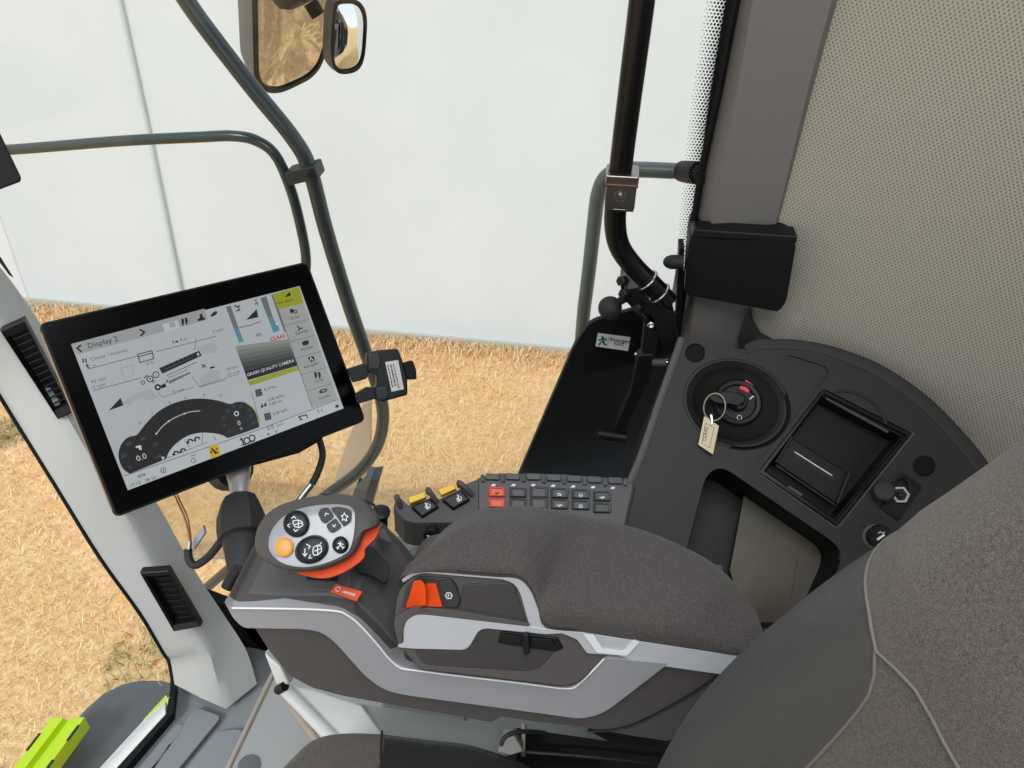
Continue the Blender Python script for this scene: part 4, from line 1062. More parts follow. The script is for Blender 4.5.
# ================================================================== SWITCH POD
KP = Pl(T(555, 500, 0.80), (-0.46, 0.03, 0.88)); KN = KP.n
pod = thing('switch_pod', 'dark grey switch pod behind the armrest with yellow paddles and key rows', 'switch pod', KP.at(540, 560))
z5 = lambda x, y: (385+x/6.4, 460+y/6.4)
z6 = lambda x, y: (470+x/5.69, 455+y/5.69)
left_o = [z5(*q) for q in [(52, 300), (75, 235), (110, 250), (150, 290), (270, 250), (300, 235), (345, 250), (470, 190), (520, 150), (620, 110), (640, 200), (660, 330), (560, 360), (420, 402), (180, 402), (120, 385)]]
down = V((-0.05, 0, -1)).normalized()
mb = MB(); P = KP.many(fil(left_o, 1.5, 3)); mb.prism(P, -KN*0.024+V((-0.004, 0, -0.026))); build('paddle_housing', mb, M_DARK, pod, bevel=0.0025, seg=3)
right_o = [(478, 477), (500, 472.5), (560, 473.5), (622, 478), (634, 485), (622, 540), (560, 540), (478, 530)]
mb = MB(); mb.prism(KP.up(0.002).many(fil(right_o, 2, 3)), -KN*0.022+V((0, 0, -0.02))); kh = build('key_housing', mb, plastic('key housing', (70, 70, 71), 0.5, 0.15), pod, bevel=0.002)
mb = MB(); mb.prism(KP.up(0.001).many([(630, 484), (636, 487), (622, 545), (612, 545)]), -KN*0.03); build('end_cap', mb, M_BLACK, pod, bevel=0.001)
# keys
M_KEY = plastic('key grey', (58, 59, 60), 0.45)
M_KEYO = plastic('orange key', (218, 84, 52), 0.45)
cols = [((107, 185), (200, 238)), ((225, 188), (322, 242)), ((340, 182), (445, 246)), ((458, 190), (560, 247)), ((577, 198), (682, 250)), ((700, 208), (802, 264))]
def key(x0, y0, x1, y1, mat, sym):
    o = fil([z6(x0, y0), z6(x1, y0+(x1-x0)*0.04), z6(x1-3, y1+2), z6(x0+1, y1)], 1.0, 3)
    P = KP.up(0.002).many(o); c = sum(P, V((0, 0, 0)))/len(P); s = lambda k, h: [c+(q-c)*k+KN*h for q in P]
    mb = MB(); mb.loft([s(1, -0.001), s(1, 0.003), s(0.9, 0.004), s(0.72, 0.0036), s(0.68, 0.0022)]); kk_ = build('key', mb, mat, kh, angle=40)
    if sym:
        mb = MB(); d = (P[6]-P[0]).normalized() if len(P) > 6 else V((0, -1, 0)); r = (KP.at(560, 500)-KP.at(540, 499)).normalized(); u = KN.cross(r)
        q = c+KN*0.0026 - u*0.0015
        if sym == 1: lines(mb, [q-r*0.002+u*0.001, q+r*0.0005+u*0.001, q+r*0.002-u*0.001, q-r*0.0015-u*0.001, q-r*0.002+u*0.001], 0.0008, KN)
        elif sym == 2: mb.ring(q, KN, 0.0018, 0.0004, 16, 6); lines(mb, [q-r*0.0008, q+r*0.0008], 0.0006, KN)
        else: lines(mb, [q-r*0.0025, q+r*0.0025], 0.001, KN); lines(mb, [q-r*0.0005-u*0.0015, q+r*0.0015+u*0.0012], 0.0008, KN)
        build('key_symbol', mb, M_WHITE if mat is not M_KEYO else M_INK, kk_, recalc=False)
for i, ((x0, y0), (x1, y1)) in enumerate(cols):
    key(x0, y0, x1, y1, M_KEYO if i == 0 else M_KEY, [3, 0, 0, 1, 2, 3][i])
    sh = 62 + (4 if i == 5 else 0)
    key(x0, y0+sh, x1, y1+sh, M_KEYO if i == 0 else M_KEY, [0, 0, 0, 3, 2, 0][i])
for i in range(7):
    x, y = 88+i*116, 108+max(0, i-2)*5.0+abs(i-1)*0.5
    o = fil([z6(x, y), z6(x+78, y+3), z6(x+80, y+38), z6(x+2, y+36)], 1.0, 3); P = KP.up(0.002).many(o)
    mb = MB(); mb.prism(P, KN*0.004); build('roller_tab', mb, M_KEY, kh, bevel=0.001)
    mb = MB(); a = KP.up(0.004).at(*z6(x-18, y+6)); bq = KP.up(0.004).at(*z6(x-14, y+44)); mb.tube([a, bq], 0.0022, 10); build('divider_post', mb, plastic('post grey', (82, 83, 84), 0.5), kh)
    if i == 6:
        mb = MB(); a = KP.up(0.004).at(*z6(x+100, y+6)); bq = KP.up(0.004).at(*z6(x+100, y+44)); mb.tube([a, bq], 0.0022, 10); build('divider_post', mb, plastic('post grey', (82, 83, 84), 0.5), kh)
mb = MB(); ka = KP.up(0.0026)
for i in range(7):
    x, y = 118+i*113, 176+max(0, i-2)*4.0
    P = ka.many([z6(x, y), z6(x+12, y-12), z6(x+30, y-10), z6(x+24, y+2)]); mb.poly(P)
build('arrow_mark', mb, M_WHITE, kh, recalc=False)
# paddles and rocker switches
for (pl_, sw, icon) in (([(145, 238), (250, 203), (264, 238), (156, 280)], [(165, 302), (285, 245), (346, 298), (236, 368)], 0), ([(335, 188), (440, 153), (458, 182), (360, 228)], [(360, 255), (490, 193), (546, 252), (436, 316)], 1)):
    P = KP.up(0.010).many([z5(*q) for q in pl_])
    mb = MB(); mb.prism(P, -KN*0.009); build('yellow_paddle', mb, M_YELLOW, pod, bevel=0.0012)
    P = KP.up(0.006).many([z5(*q) for q in sw]); c = sum(P, V((0, 0, 0)))/4
    mb = MB(); mb.loft([[q-KN*0.007 for q in P], [c+(q-c)*0.97 for q in P], [c+(q-c)*0.86+KN*0.0015 for q in P]]); so = build('rocker_switch', mb, M_SATIN, pod, bevel=0.0008)
    mb = MB(); r = (P[2]-P[3]).normalized(); u = KN.cross(r); q = c+KN*0.0019+r*0.0022
    for k in range(4): lines(mb, [q+r*(0.0022*math.cos(k*1.7))-u*0.003+u*0.0016*k, q-r*(0.0024*math.sin(k+1.0))-u*0.003+u*0.0016*k], 0.001, KN)
    lines(mb, [q-u*0.0035, q+u*0.0035+r*0.001*icon], 0.0011, KN); lines(mb, [q+r*0.003-u*0.002, q+r*0.003+u*0.0006], 0.0008, KN)
    build('switch_symbol', mb, M_WHITE, so, recalc=False)
for (x0, y0, x1, y1) in ((75, 235, 100, 300), (275, 190, 330, 268), (475, 145, 560, 225)):
    mb = MB(); a, bq = KP.up(0.010).at(*z5(x0, y0)), KP.up(0.001).at(*z5(x1, y1)); mb.tube([a-KN*0.012, a, (a+bq)/2+KN*0.003, bq], 0.0030, 12); build('guard_fin', mb, M_DARK, pod)
FP = Pl(KP.at(415, 523), (-0.80, 0.35, 0.42))
mb = MB(); q = KP.at(*z5(300, 400))-KN*0.001; fpn = V((-0.7, 0.1, -0.1)).normalized()
qq = T(430, 536, 0.758); mb.lathe(qq, V((-0.75, 0.0, 0.35)), [(-0.010, 0.0075), (0.0, 0.0075), (0.0012, 0.0065), (0.0008, 0.001)], 28); sb_ = build('push_button', mb, M_SATIN, pod)
mb = MB(); nv = V((-0.75, 0.0, 0.35)).normalized(); r = V((0, -1, 0)); u = nv.cross(r)
lines(mb, [qq+nv*0.002-r*0.003+u*0.001, qq+nv*0.002-r*0.0005+u*0.001, qq+nv*0.002-r*0.0005-u*0.0015, qq+nv*0.002-r*0.003+u*0.001], 0.0007, nv); mb.ring(qq+nv*0.002+r*0.002-u*0.0015, nv, 0.0012, 0.0004, 14, 6)
build('button_symbol', mb, M_WHITE, sb_, recalc=False)
mb = MB(); mb.prism([T(402, 553, 0.76), T(417, 545.5, 0.79), T(436, 547, 0.79), T(430, 562, 0.75), T(410, 566, 0.74)], (0.004, 0, -0.014))
tag(build('sloped_plate', mb, plastic('grey-green plate', (112, 122, 118), 0.5), bevel=0.001), 'small grey-green plate between joystick deck and armrest', 'plate')
mb = MB(); q = T(392, 522, 0.80); mb.lathe(T(381, 514, 0.77), (0, 0, 1), [(-0.03, 0.007), (0.0, 0.007), (0.001, 0.0095), (0.004, 0.0095), (0.006, 0.006)], 24)
tag(build('capped_stud', mb, M_BLACK), 'small black capped stud right behind the joystick', 'stud')

# ================================================================== TOUCHSCREEN TERMINAL
K = 0.84
TQ = [T(38.6, 323.4, 0.888*K), T(307.5, 261.0, 1.092*K), T(366.5, 420.7, 1.112*K), T(116.2, 517.8, 0.908*K)]
e1_, e3_ = (TQ[1]-TQ[0]), (TQ[3]-TQ[0])
TPn = e3_.cross(e1_).normalized()
if TPn.dot(CAM-TQ[0]) < 0: TPn = -TPn
TPl = Pl(TQ[0], TPn)
TR_ = e1_.normalized(); TU_ = TPn.cross(TR_).normalized(); TU_ = TU_ if TU_.z > 0 else -TU_
ter = thing('touchscreen_terminal', 'large black framed touchscreen terminal showing machine gauges', 'touchscreen', (TQ[2]+TQ[3])/2)
cr = [(38.6, 323.4), (307.5, 261.0), (366.5, 420.7), (116.2, 517.8)]
O = TPl.many(fil(cr, 7, 6)); c = sum(O, V((0, 0, 0)))/len(O)
lay = lambda k, h: [c+(q-c)*k+TPn*h for q in O]
mb = MB(); mb.loft([lay(0.985, 0.0), lay(0.998, -0.0012), lay(1.0, -0.004), lay(1.0, -0.012), lay(0.97, -0.022), lay(0.90, -0.030)])
build('housing', mb, M_MATTE, ter, angle=30)
mb = MB(); mb.prism(TPl.up(0.0006).many(fil([(41.5, 324.6), (306, 263.6), (363.4, 419.2), (117.4, 514.6)], 5, 5)), -TPn*0.002); build('glass_front', mb, plastic('screen glass black', (4, 4, 5), 0.2, spec=0.12), ter)
mb = MB(); B_ = TPl.up(-0.014); mb.prism(B_.many([(199, 470), (205, 479), (300, 453), (324, 439), (320, 425), (206, 459)]), -TPn*0.035); build('rear_housing', mb, M_BLACK, ter, bevel=0.003)
mb = MB(); mb.tube([TQ[0]+TPn*-0.006+(TQ[3]-TQ[0])*k for k in (0.04, 0.96)], 0.0012, 8, smooth=False); build('edge_strip', mb, plastic('tan reflection edge', (150, 120, 92), 0.35), ter)  # tan tube paints a reflection down the left edge

G = lambda n, c, k=0.62: glow('screen '+n, c, k)
S_BG, S_HEAD, S_LIGHT, S_MENU = G('grey', (196, 202, 208)), G('header', (170, 174, 176)), G('bar', (206, 214, 216)), G('menu', (176, 180, 176))
S_INK, S_DIM, S_DK = G('ink', (16, 18, 20)), G('dim', (92, 98, 102)), G('gauge', (20, 22, 24))
S_LIME, S_YEL, S_BLUE, S_WHT, S_RED, S_BAR = G('lime', (168, 172, 30)), G('yellow', (226, 190, 30)), G('blue', (92, 150, 172)), G('white', (226, 230, 232)), G('red', (214, 52, 44)), G('slate', (116, 122, 124))
S_FAINT = G('faint', (182, 189, 195)); S_SH = [G('shade%d' % i, (150-18*i, 158-19*i, 152-18*i)) for i in range(8)]
PAL = [S_BG, S_HEAD, S_LIGHT, S_MENU, S_INK, S_DIM, S_DK, S_LIME, S_YEL, S_BLUE, S_WHT, S_RED, S_BAR, S_FAINT] + S_SH
ix = {m: i for i, m in enumerate(PAL)}
cA = lambda x, y: (60+x/6.4, 270+y/6.4)
cB = lambda x, y: (200+x/6.4, 270+y/6.4)
cC = lambda x, y: (100+x/6.4, 380+y/6.4)
cD = lambda x, y: (230+x/6.4, 370+y/6.4)
PXM = 0.84/F                                               # metres per photo pixel at the screen
class Sc(MB):
    lvl = 0
    def area(s, cr_, pts, m, lvl=0): s.poly(TPl.up(0.0009+lvl*0.00018).many([cr_(*q) for q in pts]), ix[m])
    def line(s, cr_, pts, m, w=1.0, lvl=2): lines(s, TPl.up(0.0009+lvl*0.00018).many([cr_(*q) for q in pts]), w*PXM, TPn, ix[m])
    def txt(s, cr_, x, y, t, m, h, lvl=3, align='LEFT', bold=0.0, shear=0.0): text_into(s, t, TPl.up(0.0009+lvl*0.00018).at(*cr_(x, y)), TR_, TU_, h*PXM*1.35, ix[m], align, shear, bold)
    def disc(s, cr_, x, y, r, m, lvl=2): s.area(cr_, ell(x, y, r, r, 0, 20), m, lvl)
    def hoop(s, cr_, x, y, r, m, w=0.7): s.line(cr_, ell(x, y, r, r, 0, 20)+[ell(x, y, r, r, 0, 20)[0]], m, w)
def done(name, s, par): return build(name, s, PAL, par, recalc=False, smooth=False)
s = Sc(); s.area(lambda x, y: (x, y), [(71, 344.2), (299.6, 286), (343.7, 408.3), (127.8, 490.3)], S_BG); disp = done('display', s, ter)
# header
s = Sc(); s.area(cA, [(70, 474), (925, 247), (946, 318), (106, 543)], S_HEAD, 1)
s.area(cA, [(655, 347), (750, 322), (770, 370), (672, 396)], S_LIGHT, 2); s.area(cA, [(695, 340), (730, 331), (742, 362), (707, 371)], S_HEAD, 3)
s.line(cA, [(132, 482), (110, 500), (135, 522)], S_INK, 1.6); s.line(cA, [(512, 382), (540, 398), (518, 420)], S_INK, 1.6)
s.txt(cA, 182, 502, 'Display 2', S_INK, 5.2)
for x, y in ((785, 335), (808, 330)): s.area(cA, [(x-9, y-22), (x+5, y-26), (x+10, y-6), (x+6, y+20), (x-2, y+20), (x-7, y)], S_INK, 3)
s.area(cA, [(893, 285), (908, 276), (914, 300), (928, 308), (930, 318), (884, 328), (880, 318), (896, 305)], S_INK, 3)
s.area(cA, [(962, 292), (980, 272), (1000, 260), (1008, 275), (990, 292), (968, 300)], S_INK, 3)
done('header_bar', s, disp)
# machine diagram
s = Sc()
s.area(cA, [(380, 625), (470, 600), (478, 680), (410, 700)], S_FAINT, 1); s.area(cA, [(395, 632), (462, 614), (468, 672), (418, 690)], S_BG, 2)
s.area(cA, [(870, 500), (980, 460), (1010, 500), (990, 530), (900, 540)], S_FAINT, 1); s.area(cA, [(890, 690), (960, 640), (1023, 640), (1020, 700), (900, 745)], S_FAINT, 1)
s.area(cC, [(120, 155), (220, 90), (320, 60), (375, 110), (320, 135), (250, 110), (190, 160)], G('faint2', (188, 200, 205)) if False else S_FAINT, 1)
for x in (148, 166): s.area(cA, [(x-7, 568), (x+3, 566), (x+7, 592), (x-1, 596)], S_INK, 3)
s.line(cA, [(172, 602), (178, 626), (188, 622)], S_INK, 0.9); s.line(cA, [(166, 612), (184, 608)], S_INK, 0.9); s.line(cA, [(215, 612), (225, 609)], S_DIM, 0.7)
s.txt(cA, 196, 584, 'Clover / lucerne', S_DIM, 3.6); s.line(cA, [(178, 634), (490, 552)], S_DIM, 0.6)
s.line(cA, [(495, 540), (588, 516), (600, 568), (512, 592), (495, 540)], S_INK, 0.8); s.line(cA, [(500, 556), (588, 532)], S_INK, 0.8); s.txt(cA, 556, 612, '0 %', S_DIM, 3.4)
s.area(cA, [(735, 458), (755, 450), (760, 460), (740, 466)], S_INK, 2); s.txt(cA, 772, 458, '8 m', S_DIM, 3.2); s.line(cA, [(722, 450), (728, 470)], S_INK, 0.8)
s.line(cA, [(620, 522), (1000, 424)], S_DIM, 0.6); s.line(cA, [(870, 440), (862, 510)], S_DIM, 0.5); s.txt(cA, 980, 405, '0 rpm', S_DIM, 3.4)
s.area(cA, [(634, 628), (890, 516), (907, 548), (655, 664)], S_INK, 2); s.area(cA, [(874, 535), (888, 528), (893, 545), (880, 552)], S_BG, 3); s.line(cA, [(660, 642), (860, 552)], S_DIM, 0.5, 3)
for k in range(7): s.area(cA, [(662+k*30, 620-k*13), (674+k*30, 615-k*13), (668+k*30, 626-k*13)], S_DIM, 3)
s.hoop(cA, 530, 720, 12, S_INK, 0.6); s.hoop(cA, 576, 697, 19, S_INK, 0.8); s.hoop(cA, 614, 670, 19, S_INK, 0.8); s.disc(cA, 576, 697, 5, S_INK); s.disc(cA, 614, 670, 3, S_INK); s.disc(cA, 530, 720, 3, S_INK)
s.line(cA, [(540, 690), (560, 672)], S_INK, 0.8); s.hoop(cA, 600, 715, 7, S_INK, 0.5)
s.hoop(cA, 626, 750, 15, S_INK, 1.5); s.area(cA, [(644, 740), (672, 724), (682, 745), (652, 760)], S_INK, 3); s.line(cA, [(680, 720), (690, 704)], S_INK, 1.0)
s.line(cA, [(682, 676), (872, 590)], S_DIM, 0.7); s.line(cA, [(694, 690), (810, 640), (804, 622)], S_DIM, 0.5); s.line(cA, [(700, 722), (830, 658)], S_BAR, 1.8); s.line(cA, [(700, 712), (790, 672)], S_DIM, 0.8)
s.line(cA, [(905, 606), (936, 622)], S_INK, 0.9); s.line(cA, [(912, 626), (926, 602)], S_INK, 0.9); s.area(cA, [(956, 624), (986, 614), (992, 624), (962, 634)], S_INK, 3)
s.txt(cA, 202, 728, '43 mm', S_DIM, 3.4); s.txt(cA, 212, 762, '0 rpm', S_DIM, 3.4); s.line(cA, [(212, 772), (520, 690)], S_DIM, 0.6)
s.txt(cB, 166, 648, '18 mm', S_DIM, 3.4); s.txt(cB, 178, 680, '15 mm', S_DIM, 3.4)
s.line(cB, [(0, 744), (250, 665)], S_DIM, 0.5)
s.area(cC, [(55, 196), (131, 114), (151, 162)], S_INK, 2); s.txt(cC, 470, 88, '0 mm', S_DIM, 3.4); s.line(cC, [(370, 80), (400, 110), (600, 45)], S_DIM, 0.5); s.line(cC, [(590, -20), (640, 45), (800, 0)], S_DIM, 0.5)
done('machine_diagram', s, disp)
# gauge
s = Sc()
arc = sp2([(190, 600), (145, 565), (120, 500), (124, 440), (150, 392), (190, 362), (236, 350), (290, 283), (360, 212), (450, 157), (560, 125), (660, 119), (760, 133), (832, 153), (880, 139), (935, 147), (985, 185), (1013, 245), (1020, 302)], 4, False)
s.area(cC, arc+[(820, 373)] + sp2([(820, 373), (780, 352), (720, 340), (640, 338), (560, 358), (490, 405), (445, 455), (422, 506)], 3, False), S_DK, 1)
s.area(cC, [(422, 508)]+sp2([(422, 506), (445, 455), (490, 405), (560, 358), (640, 338), (720, 340), (780, 352), (820, 373)], 3, False), S_LIGHT, 1)
for x, y, t in ((252, 287, '0'), (330, 219, '2'), (442, 157, '4'), (543, 124, '6'), (664, 107, '8'), (760, 112, '10')): s.txt(cC, x, y, t, S_DIM, 3.0)
s.line(cC, sp2([(360, 345), (395, 302), (440, 264), (490, 236), (540, 215), (590, 202), (640, 198)], 3, False), S_WHT, 0.7)
for x, y in ((360, 344), (440, 264), (540, 216)): s.disc(cC, x, y, 6, S_WHT, 3)
for x, y, t in ((172, 424, '60'), (262, 392, '90'), (330, 432, '120'), (188, 572, '0'), (138, 500, '30'), (352, 510, '140')): s.txt(cC, x, y, t, S_DIM, 3.4)
s.txt(cC, 238, 522, '0.0', S_WHT, 5.6); s.area(cC, [(228, 424), (262, 416), (268, 446), (252, 448), (246, 432), (230, 436)], S_WHT, 2); s.area(cC, [(392, 490), (414, 492), (402, 515)], S_WHT, 3)
for x, y, t in ((808, 212, '40'), (846, 184, '50'), (895, 180, '60'), (945, 204, '70'), (958, 240, '80'), (962, 290, '100'), (782, 255, '30'), (784, 304, '20'), (816, 344, '10')): s.txt(cC, x, y, t, S_DIM, 2.8)
s.hoop(cC, 873, 215, 13, S_WHT, 1.0); s.txt(cC, 884, 292, '0', S_WHT, 5.0); s.txt(cC, 898, 322, '%', S_WHT, 3.0)
s.line(cC, sp2([(935, 148), (975, 175), (1003, 220), (1014, 270)], 3, False), S_LIME, 1.0)
for x, y in ((485, 468), (530, 452), (575, 392), (620, 377)): s.line(cC, [(x-18, y+10), (x-6, y-10), (x+12, y-10), (x+18, y)], S_INK, 1.4); s.disc(cC, x-10, y+10, 7, S_INK)
s.line(cC, [(540, 382), (572, 430)], S_DIM, 0.5); s.line(cC, [(655, 340), (655, 408)], S_DIM, 0.5); s.line(cC, [(410, 506), (690, 398)], S_DIM, 0.5); s.txt(cC, 728, 386, '2', S_DIM, 4)
done('gauge', s, disp)
# fill level bars
s = Sc()
s.area(cB, [(165, 236), (196, 228), (246, 368), (217, 378)], S_BAR, 1); s.area(cB, [(217, 378), (246, 368), (279, 456), (250, 466)], S_BLUE, 1)
s.area(cB, [(386, 181), (424, 168), (464, 296), (434, 305)], S_BAR, 1); s.area(cB, [(434, 305), (464, 296), (476, 325), (488, 330), (510, 384), (470, 403)], S_BLUE, 1); s.area(cB, [(482, 338), (494, 334), (500, 350), (488, 354)], S_WHT, 2)
s.line(cB, [(218, 230), (232, 224)], S_INK, 0.9); s.line(cB, [(226, 238), (252, 230), (244, 244), (256, 256), (232, 262)], S_INK, 1.0); s.line(cB, [(350, 196), (362, 190)], S_INK, 0.9); s.line(cB, [(352, 220), (362, 206), (370, 222)], S_INK, 0.9)
s.area(cB, [(295, 320), (362, 250), (374, 301)], S_INK, 2); s.line(cB, [(250, 370), (280, 362), (300, 358), (320, 355), (350, 342), (390, 330)], S_DIM, 0.8)
s.txt(cB, 362, 432, '44', S_DIM, 4.6)
s.area(cB, [(455, 160), (466, 158), (548, 392), (540, 400)], S_BAR, 2)
done('fill_level_bars', s, disp)
# camera tile
s = Sc()
a0, a1, a3, a2 = (225, 488), (562, 442), (306, 706), (624, 612)
for k in range(16):
    u0, u1 = k/16, (k+1)/16; li = lambda p, q, u: (p[0]+(q[0]-p[0])*u, p[1]+(q[1]-p[1])*u)
    s.area(cB, [li(a0, a3, u0), li(a1, a2, u0), li(a1, a2, u1), li(a0, a3, u1)], S_SH[min(7, k//2)] if k < 12 else S_DK, 1)
s.area(cB, [(306, 712), (624, 614), (634, 640), (320, 742)], S_LIME, 1)
s.txt(cB, 302, 682, 'GRAIN QUALITY CAMERA', S_WHT, 3.3, bold=0.01, shear=0.2); s.txt(cB, 450, 458, 'CLAAS', S_RED, 4.2, bold=0.03, shear=0.25)
done('camera_tile', s, disp)
# totals list
s = Sc()
for x, y in ((182, 146), (240, 298)):
    s.area(cD, [(x-24, y-18), (x+16, y-28), (x+26, y+16), (x-14, y+28)], S_BAR, 1)
    for k in range(3): s.line(cD, [(x-20+k*3, y-8+k*14), (x+20+k*3, y-18+k*14)], S_INK, 0.7); s.line(cD, [(x-14+k*14, y-20-k*3), (x-6+k*14, y+22-k*3)], S_INK, 0.7)
s.area(cD, [(194, 244), (206, 212), (214, 238)], S_INK, 1); s.area(cD, [(212, 236), (228, 204), (236, 228)], S_INK, 1)
s.txt(cD, 218, 137, '4.13 ha', S_INK, 3.3); s.txt(cD, 246, 203, '0.00 dt/ha', S_INK, 3.2); s.txt(cD, 256, 230, '0.00 t/h', S_INK, 3.2); s.txt(cD, 278, 292, '0.00 ha/h', S_INK, 3.2)
s.line(cD, [(140, 150), (178, 290), (190, 330)], S_DIM, 0.5)
done('totals_list', s, disp)
# menu column
s = Sc()
s.area(cB, [(456, 156), (634, 106), (664, 212), (500, 252)], S_LIME, 1)
s.area(lambda x, y: (x, y), [(278.3, 309.4), (303.8, 303.2), (337.5, 399.5), (312.3, 407.5)], S_MENU, 1)
for k in range(1, 6):
    u = k/6.0; p = (278.3+34*u, 309.4+98.1*u); q = (303.8+33.7*u, 303.2+96.3*u); s.line(lambda x, y: (x, y), [p, q], S_DIM, 0.45)
s.line(lambda x, y: (x, y), [(278.3, 309.4), (312.3, 407.5)], S_BAR, 0.8)
s.area(cB, [(540, 176), (574, 138), (582, 164)], S_INK, 2); s.txt(cB, 490, 222, 'Front attach.', S_INK, 2.8)
s.area(cB, [(574, 254), (592, 246), (600, 262), (588, 280), (578, 272)], S_INK, 2); s.hoop(cB, 610, 266, 10, S_INK, 1.0); s.txt(cB, 582, 318, 'Drive', S_INK, 3.2)
s.line(cB, [(622, 358), (638, 374), (656, 372)], S_INK, 1.2); s.line(cB, [(638, 374), (630, 388)], S_INK, 1.2); s.txt(cB, 612, 416, 'Steering', S_INK, 3.2)
s.area(cB, [(650, 466), (668, 452), (694, 450), (698, 468), (684, 482), (660, 484)], S_INK, 2); s.txt(cB, 648, 520, 'Machine', S_INK, 3.2)
s.area(cB, [(690, 560), (728, 550), (736, 582), (702, 592)], S_INK, 2); s.line(cB, [(704, 586), (710, 562), (726, 580)], S_WHT, 0.9, 3); s.txt(cB, 668, 632, 'Autopilot', S_INK, 3.2)
for x in (738, 762): s.area(cB, [(x-9, 655), (x+5, 651), (x+12, 672), (x+8, 694), (x, 694), (x-5, 676)], S_INK, 2)
s.txt(cB, 740, 722, 'Crop', S_INK, 3.2)
s.area(cD, [(570, 135), (585, 124), (618, 116), (622, 136), (590, 148), (574, 150)], S_INK, 2); s.area(cD, [(585, 132), (612, 125), (614, 132), (588, 140)], S_MENU, 3); s.txt(cD, 572, 192, 'Counter', S_INK, 3.0)
done('menu_column', s, disp)
# status bar
s = Sc()
s.area(lambda x, y: (x, y), [(124, 476.0), (228, 437.8), (258.5, 430.4), (337.7, 399.6), (343.7, 408.3), (127.8, 490.3)], S_LIGHT, 1)
s.line(lambda x, y: (x, y), [(124, 476), (258, 430), (338, 399.5)], S_BAR, 0.7)
s.area(cC, [(694, 430), (754, 404), (776, 481), (710, 506)], S_YEL, 2); s.line(cC, [(715, 440), (740, 468), (752, 462)], S_INK, 1.6, 3); s.disc(cC, 712, 462, 7, S_INK, 3); s.disc(cC, 748, 440, 6, S_INK, 3); s.area(cC, [(726, 450), (744, 446), (742, 468), (730, 470)], S_RED, 3)
s.line(cC, [(905, 372), (920, 414), (930, 412)], S_INK, 1.4); s.line(cC, [(897, 385), (905, 372)], S_INK, 1.2); s.hoop(cC, 940, 388, 19, S_INK, 1.2); s.hoop(cC, 973, 372, 19, S_INK, 1.2); s.line(cC, [(905, 418), (990, 390)], S_INK, 0.8)
s.txt(cC, 190, 690, '17:12', S_INK, 3.4); s.txt(cC, 292, 656, '08:16', S_INK, 3.2)
s.line(cC, [(243, 612), (285, 600), (288, 610), (246, 624), (243, 612)], S_DIM, 0.8); s.hoop(cC, 405, 577, 16, S_DIM, 0.7); s.line(cC, [(403, 570), (407, 584)], S_DIM, 0.8); s.hoop(cC, 598, 515, 14, S_DIM, 0.6); s.line(cC, [(580, 488), (612, 478)], S_DIM, 0.7)
s.txt(cD, 240, 388, '0.0', S_INK, 4.6); s.txt(cD, 300, 366, 'km/h', S_DIM, 3.0); s.area(cD, [(234, 412), (252, 402), (250, 418)], S_INK, 2); s.line(cD, [(288, 390), (296, 402), (302, 384)], S_DIM, 0.7)
s.line(cD, [(440, 300), (452, 312), (462, 318)], S_INK, 1.2); s.line(cD, [(440, 300), (490, 286), (496, 306)], S_INK, 1.2); s.line(cD, [(452, 312), (448, 322)], S_INK, 1.0); s.txt(cD, 562, 276, '5 s', S_INK, 4.2); s.area(cD, [(554, 312), (560, 302), (566, 310)], S_INK, 2)
s.area(cD, [(685+(18 if i % 2 == 0 else 8)*math.sin(PI*i/5+0.25), 232-(18 if i % 2 == 0 else 8)*math.cos(PI*i/5+0.25)) for i in range(10)], S_INK, 2)
done('status_bar', s, disp)

# ---- ball mount under the terminal
tq = lambda x, y, t: T(x, y, t)
mt = thing('terminal_mount', 'black rubber socket with steel ball stud carrying the touchscreen', 'mount', T(241, 566, 0.74))
m0, m1 = T(245, 572, 0.79), T(238, 470, 0.865)
ma = (m1-m0).normalized(); mlen = (m1-m0).length
mb = MB(); mb.lathe(m0, ma, [(0, 0.015), (0.004, 0.0175), (0.026, 0.0198), (0.036, 0.0215), (0.039, 0.0205)], 32, xdir=TR_); build('lower_socket', mb, M_RUBBER, mt, angle=40)
mb = MB(); mb.lathe(m0, ma, [(0.039, 0.021), (0.041, 0.0255), (0.052, 0.0265), (0.066, 0.026), (0.082, 0.0215), (0.089, 0.019), (0.090, 0.0175), (0.082, 0.0160)], 10, xdir=TR_); build('upper_socket', mb, M_RUBBER, mt, angle=28)
mb = MB(); mb.lathe(m0, ma, [(0.076, 0.0155), (0.086, 0.0145), (0.092, 0.0120), (0.100, 0.0104), (0.112, 0.0115), (0.128, 0.0145), (0.150, 0.017)], 24); build('ball_stud', mb, plastic('stud steel', (178, 174, 170), 0.3, metal=0.5), mt, angle=50)
mb = MB(); mb.lathe(T(232, 469, 0.885), -TPn, [(-0.012, 0.022), (0.02, 0.026)], 20); build('mount_plate', mb, M_BLACK, mt)

# ---- clamp on the right edge of the terminal
CL = Pl(T(392, 378, 0.905), (-0.72, -0.28, 0.60)); CN = CL.n
cl = thing('screen_clamp', 'black plastic clamp block with white label beside the touchscreen', 'clamp', CL.at(395, 402))
z7 = lambda x, y: (340+x/10.24, 330+y/10.24)
mb = MB(); mb.prism(CL.many(fil([z7(*q) for q in [(275, 235), (400, 205), (595, 190), (640, 310), (690, 500), (695, 665), (440, 735), (370, 720), (350, 600), (380, 560), (375, 460), (280, 420)]], 2.5, 4)), -CN*0.034); cb = build('clamp_block', mb, M_BLACK, cl, bevel=0.003, seg=3)
mb = MB(); P = CL.up(0.002).many(fil([z7(*q) for q in [(285, 245), (400, 235), (425, 330), (400, 410), (300, 400)]], 2, 3)); mb.prism(P, -CN*0.02); build('upper_jaw', mb, plastic('jaw black', (30, 31, 33), 0.35), cl, bevel=0.003, seg=3)
